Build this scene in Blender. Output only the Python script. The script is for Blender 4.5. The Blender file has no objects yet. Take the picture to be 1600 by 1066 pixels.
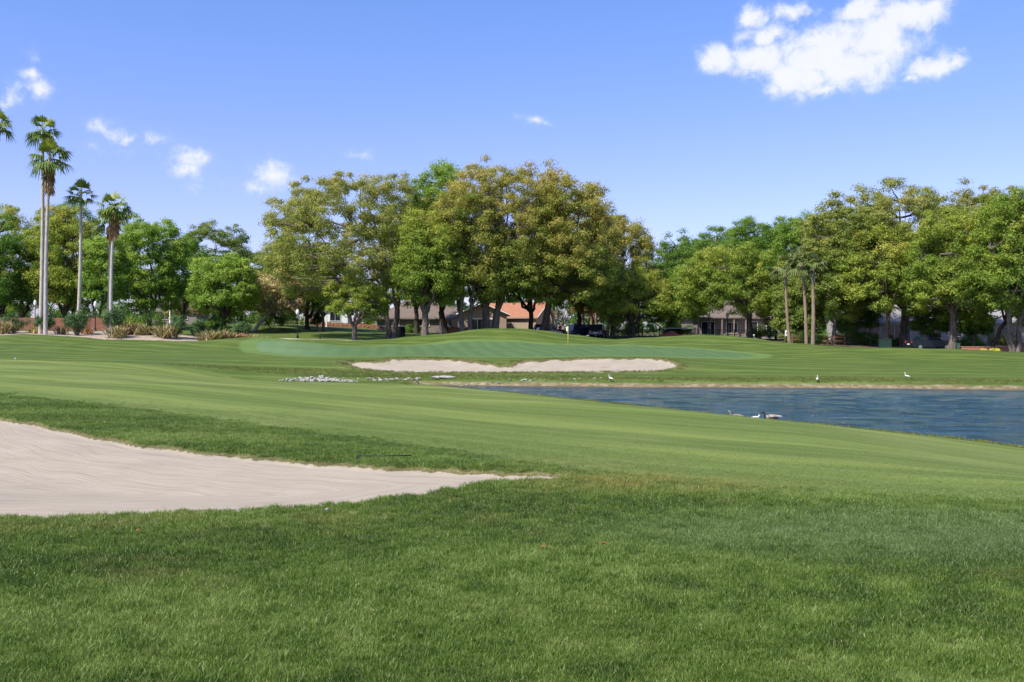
import bpy, math, random
import numpy as np
from mathutils import Vector
PI = math.pi
F = 1500.0; HZ = 515.0; CAMZ = 3.5
sc = bpy.context.scene
COL = sc.collection
rng = np.random.default_rng(7)
random.seed(7)

# ------------------------------------------------------------------ basics
def tag(o, label=None, cat=None, group=None, kind=None):
    if label: o['label'] = label
    if cat: o['category'] = cat
    if group: o['group'] = group
    if kind: o['kind'] = kind
    return o

def empty(name, loc=(0, 0, 0), rz=0, label=None, cat=None, group=None):
    o = bpy.data.objects.new(name, None); COL.objects.link(o)
    o.location = loc; o.rotation_euler = (0, 0, rz)
    return tag(o, label, cat, group)

def np_mesh(name, V, faces, mat=None, smooth=False, attrs=None):
    """faces: list of int arrays (n,3) or (n,4)"""
    me = bpy.data.meshes.new(name)
    V = np.asarray(V, dtype=np.float32)
    me.vertices.add(len(V)); me.vertices.foreach_set('co', V.ravel())
    loops = np.concatenate([np.asarray(f, dtype=np.int32).ravel() for f in faces])
    tot = np.concatenate([np.full(len(f), np.asarray(f).shape[1], dtype=np.int32) for f in faces])
    start = np.concatenate([[0], np.cumsum(tot)[:-1]]).astype(np.int32)
    me.loops.add(len(loops)); me.loops.foreach_set('vertex_index', loops)
    me.polygons.add(len(tot)); me.polygons.foreach_set('loop_start', start)
    if smooth: me.polygons.foreach_set('use_smooth', np.ones(len(tot), dtype=bool))
    me.update(calc_edges=True)
    if attrs:
        for k, a in attrs.items():
            at = me.attributes.new(k, 'FLOAT', 'POINT')
            at.data.foreach_set('value', np.asarray(a, dtype=np.float32))
    if mat: me.materials.append(mat)
    return me

def link(name, me, parent=None, loc=None):
    o = bpy.data.objects.new(name, me); COL.objects.link(o)
    if parent: o.parent = parent
    if loc is not None: o.location = loc
    return o

class MB:
    """collects simple shapes into one mesh"""
    def __init__(s): s.v = []; s.f = []
    def add(s, v, f):
        n = len(s.v); s.v += [tuple(map(float, p)) for p in v]; s.f += [tuple(i + n for i in q) for q in f]; return s
    def box(s, x0, y0, z0, x1, y1, z1):
        v = [(x0,y0,z0),(x1,y0,z0),(x1,y1,z0),(x0,y1,z0),(x0,y0,z1),(x1,y0,z1),(x1,y1,z1),(x0,y1,z1)]
        return s.add(v, [(0,3,2,1),(4,5,6,7),(0,1,5,4),(1,2,6,5),(2,3,7,6),(3,0,4,7)])
    def tube(s, pts, rad, n=8, cap=True):
        pts = [Vector(p) for p in pts]
        if not hasattr(rad, '__len__'): rad = [rad] * len(pts)
        V = []; Fc = []; prev = None
        for i, p in enumerate(pts):
            t = (pts[min(i+1, len(pts)-1)] - pts[max(i-1, 0)])
            t = t.normalized() if t.length > 1e-9 else Vector((0,0,1))
            if prev is None:
                a = Vector((1,0,0)) if abs(t.x) < .8 else Vector((0,1,0))
                u = t.cross(a).normalized()
            else:
                u = (prev - t * prev.dot(t))
                u = u.normalized() if u.length > 1e-6 else t.orthogonal().normalized()
            prev = u; w = t.cross(u)
            r = rad[i]; ru, rw = (r if hasattr(r, '__len__') else (r, r))
            for k in range(n):
                a = 2*PI*k/n; V.append(p + u*math.cos(a)*ru + w*math.sin(a)*rw)
        for i in range(len(pts)-1):
            for k in range(n):
                a = i*n+k; b = i*n+(k+1) % n; Fc.append((a, b, b+n, a+n))
        if cap:
            Fc.append(tuple(reversed(range(n)))); m = (len(pts)-1)*n; Fc.append(tuple(range(m, m+n)))
        return s.add(V, Fc)
    def lathe(s, prof, n=12, c=(0,0,0)):
        return s.tube([(c[0], c[1], c[2]+z) for r, z in prof], [max(r, .002) for r, z in prof], n)
    def prism(s, poly, y0, y1):
        n = len(poly); v = [(x, y0, z) for x, z in poly] + [(x, y1, z) for x, z in poly]
        f = [tuple(range(n)), tuple(reversed(range(n, 2*n)))]
        for i in range(n): j = (i+1) % n; f.append((i, i+n, j+n, j))
        return s.add(v, f)
    def build(s, name, mat, parent=None, smooth=False, loc=None, bevel=0):
        me = bpy.data.meshes.new(name); me.from_pydata(s.v, [], s.f); me.validate(); me.update()
        if smooth: me.polygons.foreach_set('use_smooth', [True]*len(me.polygons))
        me.materials.append(mat)
        if bevel:
            import bmesh
            bm = bmesh.new(); bm.from_mesh(me)
            bmesh.ops.recalc_face_normals(bm, faces=bm.faces)
            bmesh.ops.bevel(bm, geom=list(bm.edges), offset=bevel, segments=2, affect='EDGES', clamp_overlap=True)
            bm.to_mesh(me); bm.free()
        return link(name, me, parent, loc)

# ------------------------------------------------------------------ node helper
class NT:
    def __init__(s, tree): s.t = tree; s.n = tree.nodes; s.l = tree.links
    def node(s, typ, **kw):
        n = s.n.new(typ)
        for k, v in kw.items(): setattr(n, k, v)
        return n
    def put(s, sock, v):
        if v is None: return
        if isinstance(v, bpy.types.NodeSocket): s.l.new(v, sock)
        else:
            if sock.type == 'RGBA' and len(v) == 3: v = tuple(v) + (1,)
            sock.default_value = v
    def math(s, op, a, b=None, c=None, clamp=False):
        n = s.node('ShaderNodeMath', operation=op, use_clamp=clamp)
        s.put(n.inputs[0], a)
        if b is not None: s.put(n.inputs[1], b)
        if c is not None: s.put(n.inputs[2], c)
        return n.outputs[0]
    def vmath(s, op, a, b=None):
        n = s.node('ShaderNodeVectorMath', operation=op); s.put(n.inputs[0], a)
        if b is not None: s.put(n.inputs[1], b)
        return n.outputs['Value'] if op in ('LENGTH', 'DOT_PRODUCT', 'DISTANCE') else n.outputs[0]
    def noise(s, vec, scale, detail=2, rough=.5, dist=0):
        n = s.node('ShaderNodeTexNoise'); s.put(n.inputs['Vector'], vec)
        n.inputs['Scale'].default_value = scale; n.inputs['Detail'].default_value = detail
        n.inputs['Roughness'].default_value = rough; n.inputs['Distortion'].default_value = dist
        return n.outputs['Fac']
    def map(s, vec, scale=(1,1,1), rot=(0,0,0), loc=(0,0,0)):
        n = s.node('ShaderNodeMapping'); s.put(n.inputs['Vector'], vec)
        n.inputs['Scale'].default_value = scale; n.inputs['Rotation'].default_value = rot; n.inputs['Location'].default_value = loc
        return n.outputs[0]
    def ss(s, v, a, b, o0=0., o1=1.):
        n = s.node('ShaderNodeMapRange', interpolation_type='SMOOTHSTEP'); s.put(n.inputs['Value'], v)
        n.inputs['From Min'].default_value = a; n.inputs['From Max'].default_value = b
        n.inputs['To Min'].default_value = o0; n.inputs['To Max'].default_value = o1
        return n.outputs[0]
    def mix(s, f, a, b, bt='MIX'):
        n = s.node('ShaderNodeMix', data_type='RGBA', blend_type=bt)
        s.put(n.inputs[0], f); s.put(n.inputs[6], a); s.put(n.inputs[7], b)
        return n.outputs[2]
    def attr(s, name):
        n = s.node('ShaderNodeAttribute', attribute_name=name); return n.outputs['Fac']
    def ramp(s, f, stops):
        n = s.node('ShaderNodeValToRGB'); s.put(n.inputs[0], f); e = n.color_ramp.elements
        while len(e) < len(stops): e.new(.5)
        for el, (p, c) in zip(e, stops): el.position = p; el.color = tuple(c) + (1,)
        return n.outputs[0]
    def bump(s, h, strength=.5, dist=.02, normal=None):
        n = s.node('ShaderNodeBump'); s.put(n.inputs['Height'], h)
        n.inputs['Strength'].default_value = strength; n.inputs['Distance'].default_value = dist
        if normal is not None: s.put(n.inputs['Normal'], normal)
        return n.outputs[0]
    def pos(s): return s.node('ShaderNodeNewGeometry').outputs['Position']
    def obj(s): return s.node('ShaderNodeTexCoord').outputs['Object']

def new_mat(name):
    m = bpy.data.materials.new(name); m.use_nodes = True
    t = NT(m.node_tree); b = m.node_tree.nodes['Principled BSDF']
    return m, t, b

def mat_simple(name, c, rough=.6, metal=0, var=.25, scale=3., bump=.0, spec=.3, bscale=None):
    m, t, b = new_mat(name)
    p = t.obj()
    n = t.noise(p, scale, 4, .6)
    lo = tuple(x*(1-var) for x in c); hi = tuple(min(1, x*(1+var)) for x in c)
    t.put(b.inputs['Base Color'], t.ramp(n, [(.3, lo), (.7, hi)]))
    b.inputs['Roughness'].default_value = rough; b.inputs['Metallic'].default_value = metal
    b.inputs['Specular IOR Level'].default_value = spec
    if bump: t.put(b.inputs['Normal'], t.bump(t.noise(p, bscale or scale*6, 3), bump, .02))
    return m

# ------------------------------------------------------------------ terrain height
def pchip(x, y, xq):
    x = np.asarray(x, float); y = np.asarray(y, float)
    h = np.diff(x); d = np.diff(y)/h; m = np.zeros_like(y)
    m[0] = d[0]; m[-1] = d[-1]
    for i in range(1, len(x)-1):
        if d[i-1]*d[i] > 0:
            w1 = 2*h[i]+h[i-1]; w2 = h[i]+2*h[i-1]; m[i] = (w1+w2)/(w1/d[i-1]+w2/d[i])
    i = np.clip(np.searchsorted(x, xq)-1, 0, len(x)-2); t = np.clip((xq-x[i])/h[i], 0, 1)
    return (y[i]*(1+2*t)*(1-t)**2 + m[i]*h[i]*t*(1-t)**2 + y[i+1]*t*t*(3-2*t) + m[i+1]*h[i]*t*t*(t-1))

PXC = [-1000, 0, 200, 400, 600, 800, 1000, 1200, 1400, 1600, 2600]
TAB = {
 0:  [1.95]*11,
 5:  [1.90]*11,
 9:  [1.86]*11,
 13: [1.82,1.82,1.82,1.81,1.80,1.79,1.78,1.75,1.72,1.70,1.6],
 20: [1.80,1.77,1.74,1.68,1.60,1.52,1.45,1.4,1.4,1.4,1.4],
 28: [1.80,1.70,1.66,1.55,1.42,1.30,1.25,1.2,1.2,1.2,1.2],
 38: [1.75,1.58,1.50,1.30,1.12,1.00,1.0,1.0,1.0,1.0,1.0],
 48: [1.70,1.48,1.35,.95,.72,.80,.8,.8,.8,.8,.8],
 56: [1.70,1.42,1.20,.50,.28,.50,.5,.5,.5,.5,.6],
 60: [1.70,1.40,1.15,.26,.20,.45,.45,.45,.45,.45,.6],
 62: [1.70,1.39,1.15,.50,.45,.48,.48,.48,.46,.48,.7],
 65: [1.70,1.38,1.17,.80,.60,.59,.60,.60,.58,.56,.8],
 70: [1.75,1.42,1.32,1.20,1.33,1.34,1.34,.90,.70,.64,.9],
 74: [1.80,1.50,1.45,1.32,1.40,1.42,1.38,1.00,.80,.72,1.0],
 82: [2.00,1.85,1.70,1.55,1.55,1.60,1.55,1.30,1.05,.85,1.1],
 90: [2.30,2.36,2.12,1.75,1.75,1.80,1.78,1.60,1.30,1.00,1.2],
 97: [2.90,3.00,2.95,2.05,1.95,1.95,1.92,1.80,1.45,1.05,1.3],
 104:[3.20,3.30,3.25,2.40,2.15,2.05,2.0,1.90,1.50,1.10,1.4],
 112:[3.30,3.40,3.35,2.62,2.30,2.10,2.1,2.00,1.60,1.20,1.5],
 125:[3.50,3.50,3.50,3.20,2.70,2.40,2.4,2.20,1.80,1.40,1.6],
 150:[3.80,3.80,4.10,4.45,3.40,2.70,2.6,2.40,2.10,1.80,1.9],
 220:[4.0,4.0,4.3,4.6,3.8,3.2,3.0,2.8,2.5,2.2,2.2],
 1500:[4.0]*11}
_rows = sorted(TAB)
_fy = np.concatenate([np.linspace(0, 40, 121), np.linspace(40.3, 130, 300), np.geomspace(131, 1500, 60)])
_fx = np.linspace(-1000, 2600, 361)
_c = np.array([pchip(_rows, [TAB[r][j] for r in _rows], _fy) for j in range(11)])      # 11 x ny
_T = np.array([pchip(PXC, _c[:, k], _fx) for k in range(len(_fy))])                     # ny x nx
for _ in range(2):
    _T[1:-1] = .25*_T[:-2]+.5*_T[1:-1]+.25*_T[2:]
    _T[:, 1:-1] = .25*_T[:, :-2]+.5*_T[:, 1:-1]+.25*_T[:, 2:]

MOUNDS = [  # px, Y, amp, sx, sy (metres)
 (772, 104, 1.16, 5.0, 4.0), (860, 106, .72, 5.4, 4.0), (150, 85, .34, 3.2, 2.6), (270, 87, .28, 2.6, 2.4), (60, 80, .22, 3, 2.4), (560, 99, .22, 3, 2.4), (640, 104, .28, 2.6, 3), (1000, 99, .20, 2.6, 3), (1290, 90, .26, 3, 2.6), (1345, 80, .20, 3, 2.4), (1570, 87, .42, 3.4, 2.4), (1300, 84, .22, 2.5, 2), (1105, 101, 1.0, 5.0, 3.2), (1215, 97, .12, 5.0, 4.0), (1425, 88, .50, 4.4, 2.8),
 (415, 92, .80, 3.6, 3.4), (350, 90, .3, 3, 3), (20, 91, .40, 4.0, 3.0), (690, 101, .25, 4, 3), (1510, 84, .18, 4, 3)]

def sdist(P, poly, closed=True):
    """signed distance (negative inside) of points P (n,2) to polygon"""
    poly = np.asarray(poly, float); d2 = np.full(len(P), 1e18); ins = np.zeros(len(P), bool)
    n = len(poly)
    for i in range(n if closed else n-1):
        a = poly[i]; b = poly[(i+1) % n]; e = b-a; w = P-a
        t = np.clip((w@e)/(e@e+1e-12), 0, 1); q = w-t[:, None]*e; d2 = np.minimum(d2, (q**2).sum(1))
        if closed:
            c = (a[1] > P[:, 1]) != (b[1] > P[:, 1])
            with np.errstate(divide='ignore', invalid='ignore'):
                xi = e[0]*(P[:, 1]-a[1])/(e[1] if e[1] != 0 else 1e-12)+a[0]
            ins ^= c & (P[:, 0] < xi)
    d = np.sqrt(d2); return np.where(ins, -d, d) if closed else d

def w0(px, py, z=0.):
    Y = F*(CAMZ-z)/(py-HZ); return ((px-800)/F*Y, Y)
def wY(px, Y): return ((px-800)/F*Y, Y)
def smooth_poly(p, it=2):
    p = np.asarray(p, float)
    for _ in range(it):
        q = np.roll(p, -1, 0); p = np.stack([.75*p+.25*q, .25*p+.75*q], 1).reshape(-1, 2)
    return p

near = [w0(*p) for p in [(2300,815),(1900,748),(1700,718),(1600,703),(1500,691),(1400,680),(1280,668),(1150,655.5),(1020,640),(900,627.5),(760,613.5),(690,607.5),(648,603.8)]]
far = [w0(*p) for p in [(664,601.6),(720,602.8),(800,604),(900,604.6),(1000,606),(1100,605.6),(1200,606.6),(1300,607),(1450,608.5),(1600,610),(1900,612),(2400,617)]]
LAKE = smooth_poly(near+far, 1)
LAKE_NEAR = np.array(near); LAKE_FAR = np.array(far)

def base_h(x, y):
    yy = np.clip(y, 0, 1499); px = 800+F*x/np.maximum(yy, 4.)
    fx = np.clip((px+1000)/10., 0, 359.999); ix = fx.astype(int); tx = fx-ix
    iy = np.clip(np.searchsorted(_fy, yy)-1, 0, len(_fy)-2); ty = np.clip((yy-_fy[iy])/(_fy[iy+1]-_fy[iy]), 0, 1)
    z = (_T[iy, ix]*(1-tx)+_T[iy, ix+1]*tx)*(1-ty)+(_T[iy+1, ix]*(1-tx)+_T[iy+1, ix+1]*tx)*ty
    for mp, mY, a, sx, sy in MOUNDS:
        cx = (mp-800)/F*mY; z = z+a*np.exp(-((x-cx)/sx)**2*.5-((y-mY)/sy)**2*.5)
    z = z+.035*np.sin(x*.37+1.3*np.sin(y*.11))*np.sin(y*.23+.7)*np.clip((y-16)/20, 0, 1)
    z = z+(.05*np.sin(x*.8+y*.35)*np.sin(y*.55-.25*x)+.03*np.sin(x*1.9-y*.6)*np.sin(y*1.2+.8))*np.clip((y-74)/8, 0, 1)*np.clip((112-y)/8, 0, 1)
    z = z+.02*np.sin(x*1.1+y*.5)*np.sin(y*.9-.4*x)*np.clip(1-np.abs(y-9)/9, 0, 1)
    return z

def to_world(pts, z0=1.83):
    out = []
    for px, py in pts:
        z = z0
        for _ in range(12):
            X, Y = w0(px, py, z); z = float(base_h(np.array([X]), np.array([Y]))[0])
        out.append((X, Y))
    return out
B1 = to_world([(-420,612),(-150,632),(0,652),(60,661),(100,671),(170,682),(215,692),(260,697),(350,708),(450,716),(550,724),(650,730),(750,735),(820,737),(860,738.5),(905,741.5),
    (860,746.5),(800,752),(740,757),(690,763),(640,774),(600,780),(560,786),(500,790),(440,793),(380,798),(300,800),(200,805),(100,807),(0,807),(-250,800),(-600,740)])
B1 = smooth_poly(B1, 2)
_b2 = [(531,565.6),(575,569),(597,568.4),(612,563.5),(636,561.2),(668,561.4),(697,562),(732,567.5),(780,572),(806,573),(815,566),(846,565),(881,562),(947,560),(1004,559.5),(1039,563.5),(1056,570),
    (1047,575),(1012,580),(925,582),(794,583),(662,582.3),(610,581),(575,576.6)]
B2 = smooth_poly([wY(px, 64.8+(583-py)/21.*4.7) for px, py in _b2], 2)
GREEN = smooth_poly([wY(*p) for p in [(395,86),(450,77),(550,75.5),(650,75),(750,74.5),(800,74),(870,75),(950,75.5),(1050,76),(1150,78),(1190,81),(1130,86),(1050,91),(950,94.5),(850,96),(770,97),(700,96.5),(600,93),(480,91),(410,90)]], 2)
_fn = to_world([(-700,560),(-300,588),(0,615),(150,631),(300,650),(450,669),(600,690),(750,712),(900,733),(1000,745),(1150,757),(1300,765),(1450,775),(1600,784),(2000,806)])
_ff = [wY(*p) for p in [(2400,20),(2000,26),(1600,30),(1150,38),(900,47.5),(640,59),(520,58.5),(420,58),(330,63),(200,66),(0,68),(-500,70)]]
FAIR = np.array(_fn+_ff)
FNEAR = np.array(_fn)
BED = smooth_poly([wY(*p) for p in [(-300,97),(20,95.5),(100,93.5),(200,93),(330,94),(360,96),(345,100),(300,100.5),(250,103),(150,107),(-300,109)]], 1)
LIT = [np.array([wY(*p) for p in [(1225,99),(1300,100),(1400,97.5),(1500,93),(1560,90),(1640,91),(2600,90),(2600,180),(1000,180),(1000,128),(1150,112)]]),
       np.array([wY(*p) for p in [(575,112),(600,110.6),(640,110),(720,110),(780,112),(860,113),(880,135),(800,150),(700,128),(640,115)]])]
_lp = [(-150,128),(90,116),(190,118)]

def sstep(a, b, v): t = np.clip((v-a)/(b-a), 0, 1); return t*t*(3-2*t)

def full_h(x, y, ret=False):
    P = np.stack([x, y], 1)
    z = base_h(x, y)
    sl = sdist(P, LAKE)
    dn = sdist(P, LAKE_NEAR, False); df = sdist(P, LAKE_FAR, False)
    farw = sstep(-.4, .4, dn-df)
    bank_n = .03+.125*sl+.05*sstep(0, .8, sl)
    bank_f = .02+.20*sl+.14*sstep(.35, 1.1, sl)
    bank = bank_n*(1-farw)+bank_f*farw
    k = .12
    h = np.clip(.5+.5*(z-bank)/k, 0, 1); zz = z*(1-h)+bank*h-k*h*(1-h)
    z = np.where(sl > 0, np.where(sl < 40, zz, z), np.maximum(-.8, .03+.25*sl)-k*.0)
    s1 = sdist(P, B1); s2 = sdist(P, B2)
    wob = .05*np.sin(x*3.1+y*1.7)*np.sin(y*2.3-x)+.03*np.sin(x*9+y*4)
    s1w = s1+wob
    z = z-.07*sstep(.03, -.10, s1w)-.10*sstep(0, -3, s1)
    s2w = s2-.20+.10*np.sin(x*1.7)*np.sin(x*.6+y)+.05*np.sin(x*6+y*3)
    z = z-.16*sstep(.04, -.22, s2w)+.08*np.exp(-((s2w-.25)/.35)**2)
    if ret: return z, sl, s1w, s2w
    return z
def H(x, y): return float(full_h(np.array([float(x)]), np.array([float(y)]))[0])
def G(px, Y):
    x = (px-800)/F*Y; return Vector((x, Y, H(x, Y)))

# ------------------------------------------------------------------ terrain material
def terrain_mat():
    m, t, b = new_mat('terrain')
    p = t.pos()
    sl = t.attr('sd_lake'); s1 = t.attr('sd_bunker'); s2 = t.attr('sd_far_bunker'); sg = t.attr('sd_green')
    sf = t.attr('sd_fair'); fn = t.attr('d_edge'); sb = t.attr('sd_bed'); lt = t.attr('sd_litter')
    big = t.noise(p, .16, 3, .55); med = t.noise(p, 1.3, 4, .6); fine = t.noise(p, 38, 3, .7); mid = t.noise(p, 7, 3, .6)
    # rough
    rough = t.ramp(med, [(.25, (.050,.098,.022)), (.5, (.070,.125,.030)), (.75, (.105,.160,.040))])
    rough = t.mix(t.ss(big, .45, .68, 0, .6), rough, (.125,.165,.045))
    farf = t.ss(t.node_y(p), 40, 62)
    rfar = t.ramp(t.noise(t.map(p, (.5,1.4,1)), .55, 4, .6), [(.25, (.050,.084,.013)), (.5, (.074,.114,.018)), (.75, (.115,.148,.028))])
    rough = t.mixmul(rough, (.6, .58, .42, 1)); rough = t.mix(farf, rough, rfar)
    # mowing bands of the far rough
    wv = t.node('ShaderNodeTexWave', wave_type='BANDS', bands_direction='Y'); t.put(wv.inputs['Vector'], t.map(p, (.35, 1, 0), (0, 0, .35)))
    wv.inputs['Scale'].default_value = .13; wv.inputs['Distortion'].default_value = 7; wv.inputs['Detail'].default_value = 2; wv.inputs['Detail Scale'].default_value = .35
    band = t.ss(wv.outputs['Fac'], .35, .65)
    rough = t.mix(t.math('MULTIPLY', farf, t.math('MULTIPLY', band, .22)), rough, (.125,.170,.042)); rough = t.mix(t.math('MULTIPLY', farf, t.ss(wv.outputs['Fac'], .90, .99, 0, .32)), rough, (.20,.245,.085)); rough = t.mix(t.math('MULTIPLY', farf, t.ss(t.noise(t.map(p, (.4, 1.2, 1)), .22, 4, .6), .48, .66, 0, .55)), rough, (.062,.098,.022))
    # fairway, stripes parallel to its edge
    st = t.math('SINE', t.math('MULTIPLY', t.math('ADD', fn, t.math('MULTIPLY', t.noise(p, .12, 2), 3.)), 1.9))
    st2 = t.math('SINE', t.math('MULTIPLY', t.math('ADD', fn, t.math('MULTIPLY', t.noise(p, .2, 2), 2.)), 6.5))
    stn = t.ss(st, -.5, .5)
    cv = t.node('ShaderNodeCombineXYZ'); t.put(cv.inputs[0], t.math('MULTIPLY', fn, 1.)); t.put(cv.inputs[1], t.math('MULTIPLY', t.vmath('DOT_PRODUCT', p, (.74, -.67, 0)), .12))
    streak = t.noise(cv.outputs[0], 1.3, 4, .6); streak2 = t.noise(cv.outputs[0], .32, 2, .5)
    fw = t.mix(stn, (.126,.174,.033), (.166,.212,.046))
    fw = t.mix(t.ss(streak, .42, .68, 0, .8), fw, (.112,.165,.034)); fw = t.mix(t.ss(streak2, .46, .60, 0, .75), fw, (.092,.132,.026)); fw = t.mix(t.ss(streak2, .42, .3, 0, .5), fw, (.20,.235,.060))
    fw = t.mix(t.ss(st2, .2, .9, 0, .18), fw, (.22,.255,.08))
    fw = t.mix(t.ss(big, .48, .7, 0, .45), fw, (.205,.240,.075))
    # lone mown green
    gw = t.node('ShaderNodeTexWave', wave_type='BANDS', bands_direction='X'); t.put(gw.inputs['Vector'], t.map(p, (1, .25, 0), (0, 0, -.5)))
    gw.inputs['Scale'].default_value = .22; gw.inputs['Distortion'].default_value = 3
    gr = t.mix(t.ss(gw.outputs['Fac'], .3, .7), (.080,.140,.052), (.095,.158,.062))
    gr = t.mix(t.ss(t.noise(p, .25, 3), .4, .7, 0, .6), gr, (.075,.140,.050))
    # sand
    sand = t.ramp(t.noise(p, .9, 4, .6), [(.3, (.325,.275,.207)), (.7, (.385,.330,.250))])
    rk = t.node('ShaderNodeTexWave', wave_type='RINGS', rings_direction='Z'); t.put(rk.inputs['Vector'], t.map(p, (.8, 1.25, 0), (0,0,.15), (4.0, -15.5, 0)))
    rk.inputs['Scale'].default_value = 1.7; rk.inputs['Distortion'].default_value = 2.2; rk.inputs['Detail'].default_value = 3; rk.inputs['Detail Scale'].default_value = .6
    sand = t.mix(t.math('MULTIPLY', t.ss(fine, .45, .8), .35), sand, (.36,.305,.26))
    al = t.vmath('DOT_PRODUCT', p, (.9, -.42, 0)); cs = t.node('ShaderNodeCombineXYZ'); t.put(cs.inputs[0], t.math('MULTIPLY', t.math('MINIMUM', s1, s2), 5.)); t.put(cs.inputs[1], t.math('MULTIPLY', al, .35))
    sstk = t.noise(cs.outputs[0], 1.6, 4, .65); tine = t.math('SINE', t.math('MULTIPLY', t.math('ADD', s1, t.math('MULTIPLY', t.noise(p, 1.2, 2), .12)), 75.))
    sand = t.mix(t.ss(sstk, .48, .70, 0, .38), sand, (.225,.185,.135)); sand = t.mix(t.ss(sstk, .5, .3, 0, .3), sand, (.45,.40,.33))
    sand = t.mix(t.ss(t.noise(p, 16, 2, .5), .70, .74, 0, .5), sand, (.20,.155,.11))
    sand = t.mix(t.math('MULTIPLY', t.ss(rk.outputs['Fac'], .5, .9), .12), sand, (.36,.30,.25))
    dirt = t.ramp(t.noise(p, 5, 4, .7), [(.3, (.075,.07,.025)), (.7, (.20,.165,.085))])
    mulch = t.ramp(t.noise(p, 3.0, 5, .7), [(.28, (.20,.15,.115)), (.5, (.36,.29,.23)), (.72, (.52,.44,.36))])
    litter = t.ramp(t.noise(p, 2.5, 5, .7), [(.3, (.060,.042,.028)), (.55, (.12,.085,.055)), (.75, (.14,.14,.06))])
    shore = t.ramp(t.noise(p, 2.2, 4, .7), [(.3, (.10,.095,.04)), (.5, (.20,.16,.085)), (.72, (.36,.30,.20))])
    # fairway mask
    c = rough
    nf = t.math('MULTIPLY', t.math('SUBTRACT', t.noise(p, 2.4, 4, .7), .5), 1.1)
    mf = t.ss(t.math('ADD', sf, nf), .18, -.18)
    mf = t.math('MULTIPLY', mf, t.ss(t.math('ADD', sl, t.math('MULTIPLY', nf, .9)), .7, 2.0))
    c = t.mix(mf, c, fw)
    ng = t.math('MULTIPLY', t.math('SUBTRACT', t.noise(p, 1.2, 2), .5), .5)
    c = t.mix(t.ss(t.math('ADD', sg, ng), 1.7, 1.3, 0, .8), c, (.12,.19,.055))
    mg = t.ss(t.math('ADD', sg, ng), .15, -.15)
    gx = t.math('DIVIDE', t.node_x(p), t.node_y(p)); gr = t.mix(t.ss(t.math('ADD', gx, t.math('MULTIPLY', t.noise(p, .3, 3), .08)), -.12, -.22, 0, .6), gr, (.15,.235,.115)); c = t.mix(mg, c, gr)
    # yellow dry patches near the bunker tip and worn spots
    dry = t.math('MULTIPLY', t.ss(s1, 2.4, .0), t.ss(t.noise(p, 1.0, 3), .42, .62, 0, .75))
    c = t.mix(t.math('MULTIPLY', dry, t.math('SUBTRACT', 1., farf)), c, (.21,.205,.07))
    dist2 = t.noise(p, 1.5, 3, .7)
    d2 = t.math('MULTIPLY', t.ss(s2, 1.6, .2), t.ss(dist2, .45, .62, 0, .9))
    c = t.mix(d2, c, (.17,.135,.075))
    # shore strips on the far side
    ns = t.math('MULTIPLY', t.math('SUBTRACT', t.noise(p, .9, 4, .7), .5), .55)
    ms = t.math('MULTIPLY', t.ss(t.math('ADD', sl, ns), .85, .5), t.ss(t.attr('farside'), .4, .6))
    c = t.mix(ms, c, shore)
    c = t.mix(t.ss(sl, .12, .0), c, (.10,.085,.055))
    nb = t.math('MULTIPLY', t.math('SUBTRACT', t.noise(p, .8, 4, .7), .5), 1.6)
    c = t.mix(t.ss(t.math('ADD', sb, nb), .15, -.15), c, mulch)
    nl = t.math('MULTIPLY', t.math('SUBTRACT', t.noise(p, .5, 4, .7), .5), 3.)
    c = t.mix(t.ss(t.math('ADD', lt, nl), .3, -.3, 0, .9), c, litter)
    edge = t.math('MULTIPLY', t.math('SUBTRACT', t.noise(p, 14, 3, .7), .5), .10)
    m1 = t.ss(t.math('ADD', s1, edge), -.05, -.09); e1 = t.ss(t.math('ADD', s1, edge), .06, -.04, 0, .85)
    c = t.mix(e1, c, dirt); c = t.mix(m1, c, sand)
    e2 = t.math('MULTIPLY', t.math('SUBTRACT', t.noise(p, 3, 3, .7), .5), .35)
    m2 = t.ss(t.math('ADD', s2, e2), -.04, -.12); q2 = t.ss(t.math('ADD', s2, e2), .32, .05, 0, .85)
    c = t.mix(q2, c, dirt); c = t.mix(m2, c, sand)
    ms_ = t.math('MAXIMUM', m1, m2)
    # fine value break-up of the turf
    g = t.mix(t.ss(t.noise(p, 24, 5, .75), .32, .68, .0, 1.), (.66,.70,.62), (1.34,1.30,1.38))
    g2 = t.mix(t.ss(t.noise(p, 75, 3, .7), .3, .7), (.70,.72,.66,1), (1.30,1.28,1.30,1)); c2 = t.mix(t.math('SUBTRACT', 1., ms_), c, t.mixmul(t.mixmul(c, g), g2))
    t.put(b.inputs['Base Color'], c2)
    b.inputs['Roughness'].default_value = .9; b.inputs['Specular IOR Level'].default_value = .15
    hgt = t.math('ADD', t.math('MULTIPLY', fine, .6), t.math('MULTIPLY', mid, t.math('SUBTRACT', 1.2, t.math('MULTIPLY', mf, 1.1))))
    hs = t.math('ADD', t.math('ADD', t.math('MULTIPLY', sstk, 1.2), t.math('MULTIPLY', tine, .10)), t.math('MULTIPLY', rk.outputs['Fac'], .08), t.math('ADD', t.math('MULTIPLY', t.noise(p, 5, 4, .6), .9), t.math('MULTIPLY', fine, .35)))
    hh = t.math('ADD', t.math('MULTIPLY', ms_, hs), t.math('MULTIPLY', t.math('SUBTRACT', 1., ms_), hgt))
    t.put(b.inputs['Normal'], t.bump(hh, .55, .02))
    return m
def _node_y(s, p, ax='Y'):
    n = s.node('ShaderNodeSeparateXYZ'); s.put(n.inputs[0], p); return n.outputs[ax]
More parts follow.
